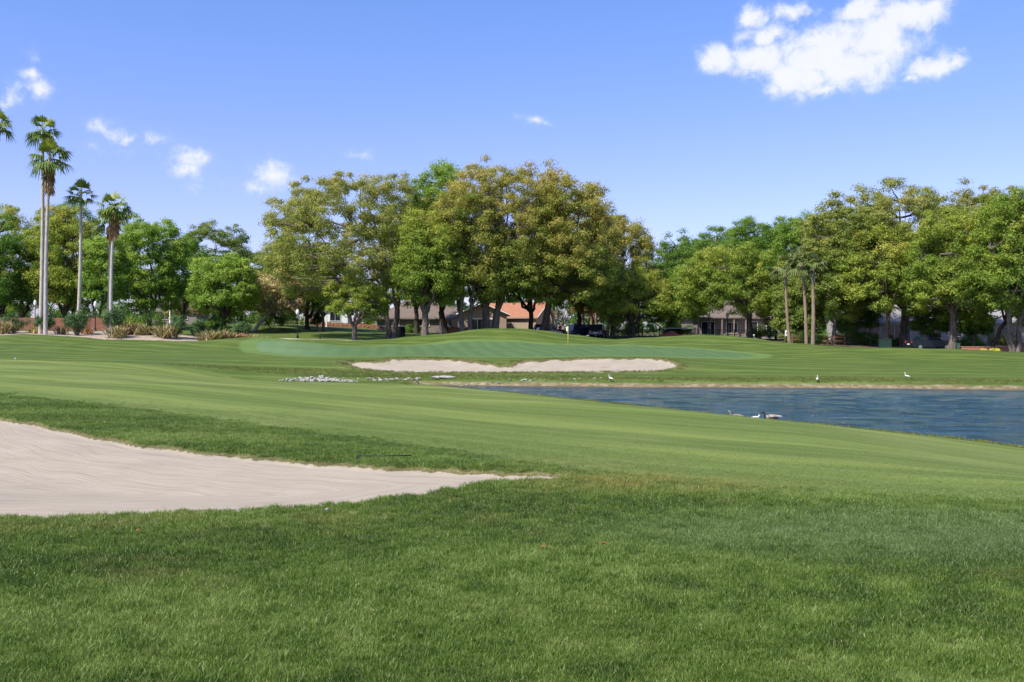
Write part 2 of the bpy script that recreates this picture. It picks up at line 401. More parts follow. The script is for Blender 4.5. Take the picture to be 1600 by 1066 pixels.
def _mixmul(s, a, b_):
    n = s.node('ShaderNodeMix', data_type='RGBA', blend_type='MULTIPLY'); s.put(n.inputs[0], 1.); s.put(n.inputs[6], a); s.put(n.inputs[7], b_); return n.outputs[2]
NT.node_x = lambda s, p: s.node_y(p, 'X'); NT.node_y = _node_y; NT.mixmul = _mixmul
M_TERRAIN = terrain_mat()

def build_terrain():
    u = np.concatenate([np.linspace(-1.25, -.64, 40), np.arange(-.63, .63, .0021), np.linspace(.64, 1.25, 40)])
    yy = [-5.]
    while yy[-1] < 1400: yy.append(yy[-1]+max(.06, .0078*(yy[-1]+5.5))*(1 if yy[-1] < 135 else 4))
    yy = np.array(yy); U, YY = np.meshgrid(u, yy)
    X = (U*(YY+6.)).ravel(); Yv = YY.ravel()
    z, sl, s1, s2 = full_h(X, Yv, True); P = np.stack([X, Yv], 1)
    sg = sdist(P, GREEN); sf = sdist(P, FAIR); fe = sdist(P, FNEAR, False); sb = sdist(P, BED)
    lt = np.minimum(sdist(P, LIT[0]), sdist(P, LIT[1]))
    fs = (sdist(P, LAKE_NEAR, False) > sdist(P, LAKE_FAR, False)).astype(float)
    nx = len(u); ny = len(yy); idx = np.arange(nx*ny).reshape(ny, nx)
    Q = np.stack([idx[:-1, :-1], idx[:-1, 1:], idx[1:, 1:], idx[1:, :-1]], -1).reshape(-1, 4)
    V = np.stack([X, Yv, z], 1)
    A = dict(sd_lake=sl, sd_bunker=s1, sd_far_bunker=s2, sd_green=sg, sd_fair=sf, d_edge=fe, sd_bed=sb, sd_litter=lt, farside=fs)
    c = lambda a: a[Q].mean(1)
    zone = np.zeros(len(Q), int)
    zone[(c(sf) < 0) & (c(sl) > 1.3)] = 1
    zone[c(sg) < 0] = 2
    zone[c(sb) < 0] = 5
    zone[c(s1) < 0] = 3; zone[c(s2) < 0] = 4
    for k, nm in enumerate(['ground', 'fairway', 'putting_green', 'bunker_sand', 'far_bunker_sand', 'mulch_bed']):
        q = Q[zone == k]; us, inv = np.unique(q.ravel(), return_inverse=True)
        me = np_mesh(nm, V[us], [inv.reshape(-1, 4)], M_TERRAIN, True, {a: b[us] for a, b in A.items()})
        tag(link(nm, me), kind='structure')
build_terrain()

# water
def water():
    m, t, b = new_mat('lake_water')
    p = t.pos()
    b.inputs['Base Color'].default_value = (.040, .100, .150, 1); b.inputs['Roughness'].default_value = .07
    b.inputs['IOR'].default_value = 1.33; b.inputs['Specular IOR Level'].default_value = .5
    n1 = t.noise(t.map(p, (.55, 1., 1), (0, 0, .12)), 1.5, 3, .6, .5); n2 = t.noise(t.map(p, (.7, 1.3, 1), (0, 0, -.2)), 5., 3, .6)
    n3 = t.noise(p, .35, 2)
    h = t.math('ADD', t.math('MULTIPLY', n1, 1.), t.math('MULTIPLY', n2, .55))
    h = t.math('MULTIPLY', h, t.ss(n3, .3, .7, .65, 1.2))
    t.put(b.inputs['Normal'], t.bump(h, 1., 1.3))
    nx, ny = 360, 360
    xs = np.linspace(-14, 62, nx); ys = np.linspace(16, 66, ny); X, Y = np.meshgrid(xs, ys)
    idx = np.arange(nx*ny).reshape(ny, nx)
    Q = np.stack([idx[:-1, :-1], idx[:-1, 1:], idx[1:, 1:], idx[1:, :-1]], -1).reshape(-1, 4)
    P = np.stack([X.ravel(), Y.ravel()], 1)
    s = sdist(P, LAKE); keep = s[Q].min(1) < 2.0
    q = Q[keep]; us, inv = np.unique(q.ravel(), return_inverse=True)
    r = np.random.default_rng(3); zz = np.zeros(len(us))
    for k in range(16):
        lam = .55*1.13**k; a = PI/2+r.normal(0, .55); kk = 2*PI/lam; zz += .0034*lam**.8*np.sin(kk*(P[us, 0]*math.cos(a)+P[us, 1]*math.sin(a))+r.uniform(0, 6.28))*(.7+.5*np.sin(P[us, 0]*r.uniform(.1, .5)+P[us, 1]*r.uniform(.1, .5)+k))
    V = np.stack([P[us, 0], P[us, 1], zz-.02], 1)
    tag(link('water', np_mesh('water', V, [inv.reshape(-1, 4)], m, True)), kind='structure')
water()

# cart path and its light edge behind the green
def strip(name, pts, w, mat, dz=.03):
    pts = np.array(pts, float); t_ = np.linspace(0, len(pts)-1, 80)
    x = np.interp(t_, range(len(pts)), pts[:, 0]); y = np.interp(t_, range(len(pts)), pts[:, 1])
    V = []
    for k in (-.5, 0, .5):
        z = full_h(x, y+k*w)+dz; V.append(np.stack([x, y+k*w, z], 1))
    n = len(x); V = np.concatenate(V)
    i = np.arange(n-1); Q = np.concatenate([np.stack([i, i+1, i+1+n, i+n], 1), np.stack([i+n, i+1+n, i+1+2*n, i+2*n], 1)])
    return tag(link(name, np_mesh(name, V, [Q], mat, True)), kind='structure')
M_PATH = mat_simple('path_concrete', (.50,.46,.36), .9, var=.15, scale=2)
strip('cart_path', [wY(405, 108.5), wY(500, 108), wY(560, 108.2), wY(600, 109)], 1.6, M_PATH)
M_ASPH = mat_simple('asphalt', (.30,.29,.28), .9, var=.15, scale=2)
strip('parking_lot', [wY(840, 140), wY(1000, 140), wY(1200, 138)], 16, M_ASPH, .03)

# ------------------------------------------------------------------ grass blades (stuff, instanced tufts)
def blade_mat(name, lo, mid, hi, tipc):
    m, t, b = new_mat(name)
    p = t.pos(); r = t.attr('rnd'); hg = t.attr('hgt'); 
    big = t.noise(t.map(p, (.5, 1.1, 1), (0,0,0), (1.7, 4.1, 0)), .48, 3, .55); med = t.noise(p, 3.2, 3, .6)
    k = t.math('ADD', t.math('MULTIPLY', big, .55), t.math('MULTIPLY', med, .45))
    c = t.ramp(k, [(.41, lo), (.5, mid), (.60, hi)])
    c = t.mix(t.math('MULTIPLY', t.ss(r, .35, 1.), .85), c, tipc)
    c = t.mix(t.ss(r, .955, .965, 0, .9), c, (.42,.36,.17))
    dry = t.ss(t.noise(t.map(p, (1,1.6,1), (0,0,0), (3.3,1,0)), .8, 3, .6), .62, .74, 0, .4)
    c = t.mix(dry, c, (.24,.22,.075))
    dt = t.vmath('LENGTH', t.vmath('MULTIPLY', t.vmath('SUBTRACT', p, (1.7, 10.5, 1.8)), (.55, 1., 0)))
    c = t.mix(t.math('MULTIPLY', t.ss(dt, 1.25, .3, 0, .8), t.ss(t.noise(p, 2.2, 3), .35, .6, .3, 1)), c, (.30,.275,.075))
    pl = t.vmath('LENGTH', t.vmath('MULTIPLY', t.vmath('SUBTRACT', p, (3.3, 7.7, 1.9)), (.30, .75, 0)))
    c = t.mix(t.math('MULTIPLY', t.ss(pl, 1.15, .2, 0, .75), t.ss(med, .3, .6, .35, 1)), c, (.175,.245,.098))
    dl = t.math('ABSOLUTE', t.math('SUBTRACT', t.node_y(p), 8.0)); c = t.mix(t.math('MULTIPLY', t.math('MULTIPLY', t.ss(dl, .75, .1), t.ss(t.node_y(p, 'X'), 1.5, -.8)), t.ss(t.noise(p, 1.3, 3), .42, .6, 0, .55)), c, (.24,.235,.07))
    t.put(b.inputs['Base Color'], c); b.inputs['Roughness'].default_value = .42; b.inputs['Specular IOR Level'].default_value = .32
    tr = t.node('ShaderNodeBsdfTranslucent'); t.put(tr.inputs['Color'], t.mixmul(c, (1.3, 1.35, .7, 1)))
    mx = t.node('ShaderNodeMixShader'); mx.inputs[0].default_value = .28
    t.l.new(b.outputs[0], mx.inputs[1]); t.l.new(tr.outputs[0], mx.inputs[2])
    t.l.new(mx.outputs[0], t.n['Material Output'].inputs['Surface'])
    return m

def tuft_mesh(nm, n, rad, hmin, hmax, wd, mat, seed):
    r = np.random.default_rng(seed)
    a = r.uniform(0, 2*PI, n); d = rad*np.sqrt(r.uniform(0, 1, n)); bx = d*np.cos(a); by = d*np.sin(a)
    h = r.uniform(hmin, hmax, n)*(1-.3*(d/rad)); la = r.uniform(0, 2*PI, n); ln = r.uniform(.1, .75, n)*h
    wa = r.uniform(0, PI, n); w = wd*r.uniform(.7, 1.2, n)
    dx = np.cos(wa)*w*.5; dy = np.sin(wa)*w*.5; lx = np.cos(la)*ln; ly = np.sin(la)*ln
    rows = []
    for tt, ww in ((0, 1), (.45, .85), (.8, .55)):
        cx = bx+lx*tt**2; cy = by+ly*tt**2; cz = h*tt*(1-.12*tt)
        rows.append(np.stack([cx-dx*ww, cy-dy*ww, cz], 1)); rows.append(np.stack([cx+dx*ww, cy+dy*ww, cz], 1))
    rows.append(np.stack([bx+lx, by+ly, h*.88], 1))
    V = np.stack(rows, 1).reshape(-1, 3); V[:, 2] -= .004
    i = np.arange(n)*7
    Q = np.concatenate([np.stack([i, i+1, i+3, i+2], 1), np.stack([i+2, i+3, i+5, i+4], 1)]); T = np.stack([i+4, i+5, i+6], 1)
    rn = np.repeat(r.uniform(0, 1, n), 7)
    return np_mesh(nm, V, [Q, T], mat, False, dict(rnd=rn, hgt=V[:, 2]))

def scatter(name, label, pts, scale, tufts, mat, cat='grass'):
    colx = bpy.data.collections.new(name+'_tufts')
    for k, me in enumerate(tufts):
        colx.objects.link(bpy.data.objects.new('tuft', me))
    n = len(pts)
    me = bpy.data.meshes.new(name); me.vertices.add(n); me.vertices.foreach_set('co', np.asarray(pts, np.float32).ravel())
    rot = np.zeros((n, 3), np.float32); rot[:, 2] = rng.uniform(0, 2*PI, n); rot[:, 0] = rng.normal(0, .12, n); rot[:, 1] = rng.normal(0, .12, n)
    at = me.attributes.new('rot', 'FLOAT_VECTOR', 'POINT'); at.data.foreach_set('vector', rot.ravel())
    at = me.attributes.new('scl', 'FLOAT', 'POINT'); at.data.foreach_set('value', np.asarray(scale, np.float32))
    at = me.attributes.new('idx', 'INT', 'POINT'); at.data.foreach_set('value', rng.integers(0, len(tufts), n).astype(np.int32))
    me.update(); me.materials.append(mat)
    o = link(name, me)
    ng = bpy.data.node_groups.new(name, 'GeometryNodeTree')
    ng.interface.new_socket('Geometry', in_out='INPUT', socket_type='NodeSocketGeometry'); ng.interface.new_socket('Geometry', in_out='OUTPUT', socket_type='NodeSocketGeometry')
    N = ng.nodes; L = ng.links
    gi = N.new('NodeGroupInput'); go = N.new('NodeGroupOutput'); ip = N.new('GeometryNodeInstanceOnPoints'); ci = N.new('GeometryNodeCollectionInfo')
    ci.inputs['Collection'].default_value = colx; ci.inputs['Separate Children'].default_value = True; ci.inputs['Reset Children'].default_value = True
    def na(nm, ty):
        a = N.new('GeometryNodeInputNamedAttribute'); a.data_type = ty; a.inputs['Name'].default_value = nm
        return [s for s in a.outputs if s.enabled and s.name == 'Attribute'][0]
    ip.inputs['Pick Instance'].default_value = True
    L.new(gi.outputs[0], ip.inputs['Points']); L.new(ci.outputs[0], ip.inputs['Instance'])
    L.new(na('idx', 'INT'), ip.inputs['Instance Index']); L.new(na('rot', 'FLOAT_VECTOR'), ip.inputs['Rotation']); L.new(na('scl', 'FLOAT'), ip.inputs['Scale'])
    L.new(ip.outputs[0], go.inputs[0])
    md = o.modifiers.new('scatter', 'NODES'); md.node_group = ng
    return tag(o, label, cat, kind='stuff')

def grass():
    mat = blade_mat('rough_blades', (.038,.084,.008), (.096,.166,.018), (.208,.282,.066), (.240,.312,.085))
    tufts = [tuft_mesh('tuft', 34, .055, .022+.006*(s % 3), .050+.010*(s % 4), .0042, mat, s) for s in range(8)]
    # candidates denser near the camera
    def cand(n, y0, y1, power, px0=-380, px1=1980):
        q = rng.uniform(0, 1, n); e = 2-power
        Y = (y0**e+q*(y1**e-y0**e))**(1/e) if abs(e) > 1e-6 else y0*(y1/y0)**q
        px = rng.uniform(px0, px1, n); return (px-800)/F*Y, Y
    x, y = cand(135000, 3.3, 27, 1.5)
    P = np.stack([x, y], 1)
    z, sl, s1, s2 = full_h(x, y, True); sf = sdist(P, FAIR)
    wob = .25*np.sin(x*2.3+y)*np.sin(y*3.1)+rng.normal(0, .10, len(x))
    k = (s1 > .0) & (sf+wob > -.05)
    sc_ = rng.uniform(.6, 1.1, len(x))*np.clip(.80+.02*y, .8, 1.5)
    patch = .5+.5*np.sin(x*1.9+1.7*np.sin(y*1.3))*np.sin(y*2.1+1.1*np.sin(x*1.6)); sc_ *= .82+.33*patch
    sc_ = np.where(sf < .5, sc_*.75, sc_)
    sc_ = np.where((s1 < .15), sc_*1.1, sc_)
    pts = np.stack([x, y, z], 1)[k]
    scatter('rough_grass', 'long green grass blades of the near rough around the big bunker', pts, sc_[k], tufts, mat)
    # short fringe of the fairway and of the banks
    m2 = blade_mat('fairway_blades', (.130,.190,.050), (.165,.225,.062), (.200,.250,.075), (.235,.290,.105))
    t2 = [tuft_mesh('tuft', 40, .07, .009, .019, .004, m2, 20+s) for s in range(4)]
    x, y = cand(52000, 8.5, 24, 1.7)
    P = np.stack([x, y], 1); z, sl, s1, s2 = full_h(x, y, True); sf = sdist(P, FAIR)
    k = (sf < .1) & (sl > 1.) & (s1 > 0) & (rng.uniform(0, 1, len(x)) < np.exp(sf*1.1))
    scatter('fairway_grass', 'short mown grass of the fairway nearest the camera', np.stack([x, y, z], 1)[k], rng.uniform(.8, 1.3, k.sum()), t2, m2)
    # longer bank grass round the far bunker and along both shores
    m3 = blade_mat('bank_blades', (.085,.125,.022), (.135,.175,.030), (.185,.205,.045), (.22,.23,.07))
    t3 = [tuft_mesh('tuft', 26, .16, .05, .13, .014, m3, 40+s) for s in range(4)]
    x = rng.uniform(-26, 42, 90000); y = rng.uniform(22, 74, 90000)
    P = np.stack([x, y], 1); z, sl, s1, s2 = full_h(x, y, True); fs = sdist(P, LAKE_NEAR, False) > sdist(P, LAKE_FAR, False)
    pxx = 800+F*x/y
    k = ((sl > .95) & (sl < 3.6) & fs & (s2 > .12)) | ((s2 > .05) & (s2 < .7)) | (~fs & (sl > .05) & (sl < 1.1)) | (fs & (y > 59.5) & (y < 66) & (pxx < 640) & (z > .42) & (s2 > .2))
    sc_ = rng.uniform(.6, 1.2, len(x))
    scatter('bank_grass', 'coarse grass of the banks along the water and the far bunker lip', np.stack([x, y, z], 1)[k], sc_[k], t3, m3)
grass()

# ------------------------------------------------------------------ trees
def bark_mat(name, a, b_, scale=6):
    m, t, b = new_mat(name); p = t.obj()
    n = t.noise(t.map(p, (1, 1, .22)), scale, 4, .7)
    t.put(b.inputs['Base Color'], t.ramp(n, [(.3, a), (.7, b_)]))
    b.inputs['Roughness'].default_value = .95; b.inputs['Specular IOR Level'].default_value = .1
    t.put(b.inputs['Normal'], t.bump(n, .9, .06)); return m
BARK = bark_mat('oak_bark', (.060,.048,.038), (.235,.200,.165))
BARK_D = bark_mat('dark_bark', (.030,.024,.020), (.10,.08,.065))
BARK_P = bark_mat('palm_bark', (.33,.29,.245), (.62,.56,.49), 9)
BARK_S = bark_mat('sabal_bark', (.14,.10,.07), (.36,.27,.19), 9)
BARK_W = bark_mat('pale_bark', (.30,.26,.22), (.58,.52,.45), 5)

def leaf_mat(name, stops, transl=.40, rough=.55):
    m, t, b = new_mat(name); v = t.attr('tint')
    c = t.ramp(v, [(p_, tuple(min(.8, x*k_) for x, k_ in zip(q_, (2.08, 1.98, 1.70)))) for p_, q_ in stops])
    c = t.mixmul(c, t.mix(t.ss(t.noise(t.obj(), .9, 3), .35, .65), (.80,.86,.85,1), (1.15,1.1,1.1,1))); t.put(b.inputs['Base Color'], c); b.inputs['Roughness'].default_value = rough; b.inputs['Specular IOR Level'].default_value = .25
    tr = t.node('ShaderNodeBsdfTranslucent'); t.put(tr.inputs['Color'], t.mixmul(c, (1.15, 1.25, .6, 1)))
    mx = t.node('ShaderNodeMixShader'); mx.inputs[0].default_value = transl
    t.l.new(b.outputs[0], mx.inputs[1]); t.l.new(tr.outputs[0], mx.inputs[2])
    t.l.new(mx.outputs[0], t.n['Material Output'].inputs['Surface'])
    return m
L_OLIVE = leaf_mat('oak_leaves_olive', [(0, (.068,.110,.022)), (.35, (.110,.145,.034)), (.65, (.155,.170,.050)), (1, (.220,.210,.085))])
L_BROWN = leaf_mat('oak_leaves_bronze', [(0, (.068,.115,.020)), (.35, (.112,.145,.030)), (.65, (.172,.165,.044)), (1, (.235,.200,.072))])
L_LIME = leaf_mat('oak_leaves_lime', [(0, (.066,.115,.020)), (.4, (.118,.165,.028)), (.7, (.165,.192,.036)), (1, (.215,.205,.055))])
L_GREEN = leaf_mat('leaves_green', [(0, (.045,.090,.016)), (.5, (.095,.160,.026)), (1, (.160,.220,.045))])
L_DARK = leaf_mat('leaves_dark', [(0, (.030,.068,.014)), (.5, (.060,.115,.022)), (1, (.100,.160,.036))])
L_RED = leaf_mat('leaves_rust', [(0, (.15,.08,.035)), (.5, (.24,.12,.055)), (1, (.30,.19,.09))])
L_SHRUB = leaf_mat('shrub_leaves', [(0, (.022,.050,.018)), (.5, (.042,.082,.028)), (1, (.085,.125,.045))], .15)
L_FLAX = leaf_mat('flax_leaves', [(0, (.06,.075,.028)), (.45, (.12,.11,.055)), (.75, (.25,.18,.12)), (1, (.42,.33,.25))], .15)
L_FLAXR = leaf_mat('red_shrub_leaves', [(0, (.12,.065,.04)), (.5, (.22,.12,.08)), (1, (.34,.21,.15))], .2)
L_GRAY = leaf_mat('twiggy_leaves', [(0, (.10,.085,.05)), (.5, (.20,.165,.09)), (1, (.30,.27,.15))], .2)
L_YEL = leaf_mat('yellow_leaves', [(0, (.30,.26,.03)), (1, (.60,.50,.06))], .3)
L_PALM = leaf_mat('palm_fronds', [(0, (.035,.065,.014)), (.5, (.075,.115,.022)), (1, (.17,.19,.05))], .2, .45)
L_SABAL = leaf_mat('sabal_fronds', [(0, (.04,.06,.02)), (.5, (.075,.10,.035)), (1, (.14,.155,.07))], .2, .45)
L_DEAD = leaf_mat('dead_fronds', [(0, (.13,.075,.035)), (1, (.30,.19,.10))], .1)

def tubes_np(paths, sides=7):
    V = []; Q = []; off = 0
    ang = np.linspace(0, 2*PI, sides, endpoint=False); ca = np.cos(ang)[:, None]; sa = np.sin(ang)[:, None]
    for pts, rad in paths:
        pts = np.asarray(pts, float); n = len(pts)
        tg = np.gradient(pts, axis=0); tg /= np.linalg.norm(tg, axis=1)[:, None]+1e-9
        ref = np.array([0., 0, 1]) if abs(tg[0, 2]) < .8 else np.array([0., 1, 0])
        for i in range(n):
            u = np.cross(tg[i], ref); u /= np.linalg.norm(u)+1e-9; w = np.cross(tg[i], u)
            V.append(pts[i]+(ca*u+sa*w)*rad[i])
        k = np.arange(sides); k2 = (k+1) % sides
        for i in range(n-1):
            a = off+i*sides; Q.append(np.stack([a+k, a+k2, a+sides+k2, a+sides+k], 1))
        off += n*sides
    return np.concatenate(V), np.concatenate(Q)

def curve_path(a, b, bend, n, r):
    a = np.asarray(a, float); b = np.asarray(b, float); t = np.linspace(0, 1, n)[:, None]
    c1 = a+(b-a)*.35+bend; p = (1-t)**2*a+2*t*(1-t)*c1+t*t*b
    L = np.linalg.norm(b-a); p[1:-1] += r.normal(0, .018*L, (n-2, 3)); return p

def leaves_np(C, R, n_per, size, r, tint, flat=.75, updir=.6, shell=.55):
    """leaf quads round clump centres C with radii R"""
    m = len(C); N = m*n_per
    c = np.repeat(C, n_per, 0); rr = np.repeat(R, n_per)
    d = r.normal(0, 1, (N, 3)); d /= np.linalg.norm(d, axis=1)[:, None]
    q = (shell+(1-shell)*r.uniform(0, 1, N))*r.uniform(.35, 1.2, N)
    off = d*(q*rr)[:, None]; off[:, 2] *= flat
    p = c+off
    nrm = d+np.array([0, 0, updir])+r.normal(0, .42, (N, 3)); nrm /= np.linalg.norm(nrm, axis=1)[:, None]
    a = np.cross(nrm, r.normal(0, 1, (N, 3))); a /= np.linalg.norm(a, axis=1)[:, None]+1e-9; b = np.cross(nrm, a)
    s = size*r.uniform(.40, 1.35, N)[:, None]
    V = np.stack([p-a*s*.6, p-b*s*.23+a*s*.05, p+a*s*.65, p+b*s*.24-a*s*.05+nrm*s*.12], 1).reshape(-1, 3)
    i = np.arange(N)*4; Q = np.stack([i, i+1, i+2, i+3], 1)
    tn = np.repeat(np.clip(np.repeat(tint, n_per)+r.normal(0, .07, N), 0, 1), 4)
    return V, Q, tn

def tree(label, px, Y, l, r_, top, bot, mat, seed=0, name='oak_tree', cat='tree', group=None, bark=None, tr=.45, clumps=150, npl=190,
         leaf=.20, crad=1.35, tint=(.3, .75), depth=.42, lean=0., fork=None, multi=1, flat=.75, shape=1.0, gap=0., base=None, ncut=-.35, core=.55):
    r = np.random.default_rng(seed+101)
    g = G(px, Y); gz = g.z if base is None else base; tr *= .86
    zt = CAMZ+(HZ-top)*Y/F+.7; zb = CAMZ+(HZ-bot)*Y/F
    xl = (l-800)/F*Y-g.x; xr = (r_-800)/F*Y-g.x
    cx = (xl+xr)/2; rx = (xr-xl)/2; ry = min(rx*depth*2, max(rx*.8, 4.5)); zc = zb+(zt-zb)*.34-gz; clumps = int(clumps*2.5); crad *= .95; leaf *= 1.10; npl = int(npl*1.02); rzu = zt-gz-zc; rzd = zc-(zb-gz)
    # clump centres in an uneven dome
    C = []; ph = r.uniform(0, 6.28, 6)
    while len(C) < clumps:
        d = r.normal(0, 1, 3); d /= np.linalg.norm(d)
        if d[2] < ncut and r.uniform() < .7: continue
        hm = (1-abs(d[2])**2.5)**(1/2.5); hn = math.hypot(d[0], d[1])+1e-6; d = np.array([d[0]/hn*hm, d[1]/hn*hm, d[2]])
        az = math.atan2(d[1], d[0])
        wob = 1+.08*math.sin(3*az+ph[0])+.06*math.sin(5*az+ph[1]+3*d[2])+r.normal(0, .045)+.06*math.sin(6*d[2]+ph[2]+2*az)
        q = core+(1-core)*math.sqrt(r.uniform())
        if r.uniform() < gap*.7 and math.sin(3*az+ph[3]+2*d[2])+math.sin(4*d[2]+5*d[0]+ph[4])+math.sin(7*d[0]-3*d[1]+ph[2]) > 1.3: continue
        e = np.array([abs(d[0])**shape*np.sign(d[0]), d[1], d[2]])
        C.append([cx+e[0]*rx*q*wob*.93, e[1]*ry*q*wob, zc+d[2]*(rzu if d[2] > 0 else rzd)*q*min(wob, 1.04)*.95])
    C = np.array(C); D = np.linalg.norm(C[:, None]-C[None], axis=2); D.sort(axis=1); C = C[D[:, 3] < crad*1.45]
    R = crad*r.uniform(.6, 1.25, len(C))
    C[:, 2] = np.maximum(C[:, 2], zb-gz+R*flat*.8)
    C[:, 2] = np.minimum(C[:, 2], zt-gz-R*flat*.75)
    C[:, 0] = np.clip(C[:, 0], xl+R*.7, xr-R*.7)
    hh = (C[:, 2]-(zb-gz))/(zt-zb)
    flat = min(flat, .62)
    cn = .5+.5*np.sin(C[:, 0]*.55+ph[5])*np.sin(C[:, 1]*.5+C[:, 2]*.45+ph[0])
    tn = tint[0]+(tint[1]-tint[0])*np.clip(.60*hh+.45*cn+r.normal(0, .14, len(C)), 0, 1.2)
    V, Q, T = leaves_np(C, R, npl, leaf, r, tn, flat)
    # trunk(s) and limbs
    fk = fork if fork else max(1.6, (zb-gz)*.75)
    paths = []; limbpts = []
    for k in range(multi):
        b0 = np.array([(k-(multi-1)/2)*tr*1.2, 0, -.25]); tw = tr*(1 if multi == 1 else .7)
        sp = (k-(multi-1)/2)
        f0 = np.array([lean*fk+sp*fk*.38, r.normal(0, .2), fk])
        pp = curve_path(b0, f0, np.array([-lean*.3, 0, 0]), 6, r)
        pp[0] = b0
        paths.append((pp, [tw*1.55, tw*1.12, tw*1.0, tw*.93, tw*.9, tw*.85]))
        nl = 5 if multi == 1 else 3
        for j in range(nl):
            a = 2*PI*(j+r.uniform(-.25, .25))/nl+ph[1]; el = r.uniform(.45, 1.0)
            e = np.array([cx+math.cos(a)*rx*.62, math.sin(a)*ry*.6, zc+(rzu*.45)*el])
            if multi > 1: e[0] = e[0]*.6+f0[0]+sp*rx*.3
            pl = curve_path(f0-np.array([0, 0, .1]), e, np.array([0, 0, -.12*np.linalg.norm(e-f0)*.4]), 9, r)
            paths.append((pl, list(np.linspace(tw*.62, tw*.16, 9)))); limbpts.append(pl)
        e = np.array([cx*.7+f0[0]*.3, 0, zc+rzu*.7]); pl = curve_path(f0-np.array([0, 0, .1]), e, np.array([.3, 0, 0]), 9, r)
        paths.append((pl, list(np.linspace(tw*.6, tw*.12, 9)))); limbpts.append(pl)
    LP = np.concatenate([q_[2:] for q_ in limbpts])
    nb = min(len(C), 110)
    for c in C[r.permutation(len(C))[:nb]]:
        dd = np.linalg.norm(LP-c, axis=1)+.8*np.maximum(0, LP[:, 2]-c[2]); s = LP[dd.argmin()]
        dl = np.linalg.norm(c-s)
        if dl < .4: continue
        pl = curve_path(s, c, np.array([0, 0, -.08*dl]), 5, r); w = min(.04+.016*dl, tr*.3)
        paths.append((pl, list(np.linspace(w, .02, 5))))
    tv, tq = tubes_np(paths)
    root = empty(name, (g.x, Y, gz), 0, label, cat, group)
    link('trunk', np_mesh('trunk', tv, [tq], bark or BARK, True), root)
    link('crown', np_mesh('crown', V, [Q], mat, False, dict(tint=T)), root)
    return root

OG = 'spreading oaks behind the putting green'
# centre grove --------------------------------------------------------------
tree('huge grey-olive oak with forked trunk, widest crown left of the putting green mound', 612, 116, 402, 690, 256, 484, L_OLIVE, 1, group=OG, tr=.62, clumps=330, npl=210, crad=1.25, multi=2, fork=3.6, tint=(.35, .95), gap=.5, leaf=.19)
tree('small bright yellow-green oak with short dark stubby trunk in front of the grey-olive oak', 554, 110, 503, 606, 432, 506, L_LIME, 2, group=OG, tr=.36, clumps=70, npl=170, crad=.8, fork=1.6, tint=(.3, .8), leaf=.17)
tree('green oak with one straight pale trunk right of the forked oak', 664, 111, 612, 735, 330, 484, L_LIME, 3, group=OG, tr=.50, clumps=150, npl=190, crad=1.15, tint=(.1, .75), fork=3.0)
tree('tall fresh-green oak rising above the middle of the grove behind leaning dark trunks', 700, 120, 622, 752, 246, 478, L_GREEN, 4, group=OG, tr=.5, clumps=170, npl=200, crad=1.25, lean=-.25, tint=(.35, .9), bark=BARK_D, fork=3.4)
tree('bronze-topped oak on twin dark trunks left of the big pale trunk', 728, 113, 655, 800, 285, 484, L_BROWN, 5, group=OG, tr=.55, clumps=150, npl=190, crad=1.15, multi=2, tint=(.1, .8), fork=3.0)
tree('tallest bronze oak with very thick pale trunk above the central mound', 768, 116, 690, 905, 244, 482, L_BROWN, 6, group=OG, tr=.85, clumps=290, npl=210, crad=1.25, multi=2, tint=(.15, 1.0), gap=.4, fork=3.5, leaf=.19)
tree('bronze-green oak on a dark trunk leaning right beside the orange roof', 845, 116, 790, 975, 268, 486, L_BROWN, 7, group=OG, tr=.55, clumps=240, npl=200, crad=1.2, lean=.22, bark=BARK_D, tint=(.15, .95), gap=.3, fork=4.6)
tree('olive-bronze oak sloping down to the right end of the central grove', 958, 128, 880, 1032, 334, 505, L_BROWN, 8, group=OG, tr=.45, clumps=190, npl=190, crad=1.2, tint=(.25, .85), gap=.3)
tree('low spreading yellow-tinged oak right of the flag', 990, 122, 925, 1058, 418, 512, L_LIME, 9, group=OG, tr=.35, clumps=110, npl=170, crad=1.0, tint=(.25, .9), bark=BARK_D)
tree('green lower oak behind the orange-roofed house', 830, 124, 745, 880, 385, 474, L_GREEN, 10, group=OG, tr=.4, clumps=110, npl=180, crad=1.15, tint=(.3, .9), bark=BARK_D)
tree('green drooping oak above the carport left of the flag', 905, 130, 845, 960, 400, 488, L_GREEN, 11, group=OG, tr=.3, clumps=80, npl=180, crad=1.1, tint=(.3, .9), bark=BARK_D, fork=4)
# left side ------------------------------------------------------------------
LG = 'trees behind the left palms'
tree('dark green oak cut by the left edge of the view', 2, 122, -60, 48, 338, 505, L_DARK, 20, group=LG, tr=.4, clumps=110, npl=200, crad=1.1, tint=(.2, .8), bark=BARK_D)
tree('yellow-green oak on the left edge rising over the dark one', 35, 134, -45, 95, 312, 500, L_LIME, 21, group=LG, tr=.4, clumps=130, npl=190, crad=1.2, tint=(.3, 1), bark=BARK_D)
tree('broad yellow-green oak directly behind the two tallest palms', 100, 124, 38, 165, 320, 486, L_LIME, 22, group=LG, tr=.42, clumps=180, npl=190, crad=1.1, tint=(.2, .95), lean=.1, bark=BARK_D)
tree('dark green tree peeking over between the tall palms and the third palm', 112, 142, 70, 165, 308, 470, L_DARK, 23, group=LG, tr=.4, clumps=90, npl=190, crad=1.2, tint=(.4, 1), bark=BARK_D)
tree('mid-green tree with dark thin twin trunks behind the shortest palm', 152, 118, 125, 205, 372, 478, L_GREEN, 24, group=LG, tr=.22, clumps=80, npl=180, crad=.9, tint=(.3, 1), multi=2, bark=BARK_D, fork=3)
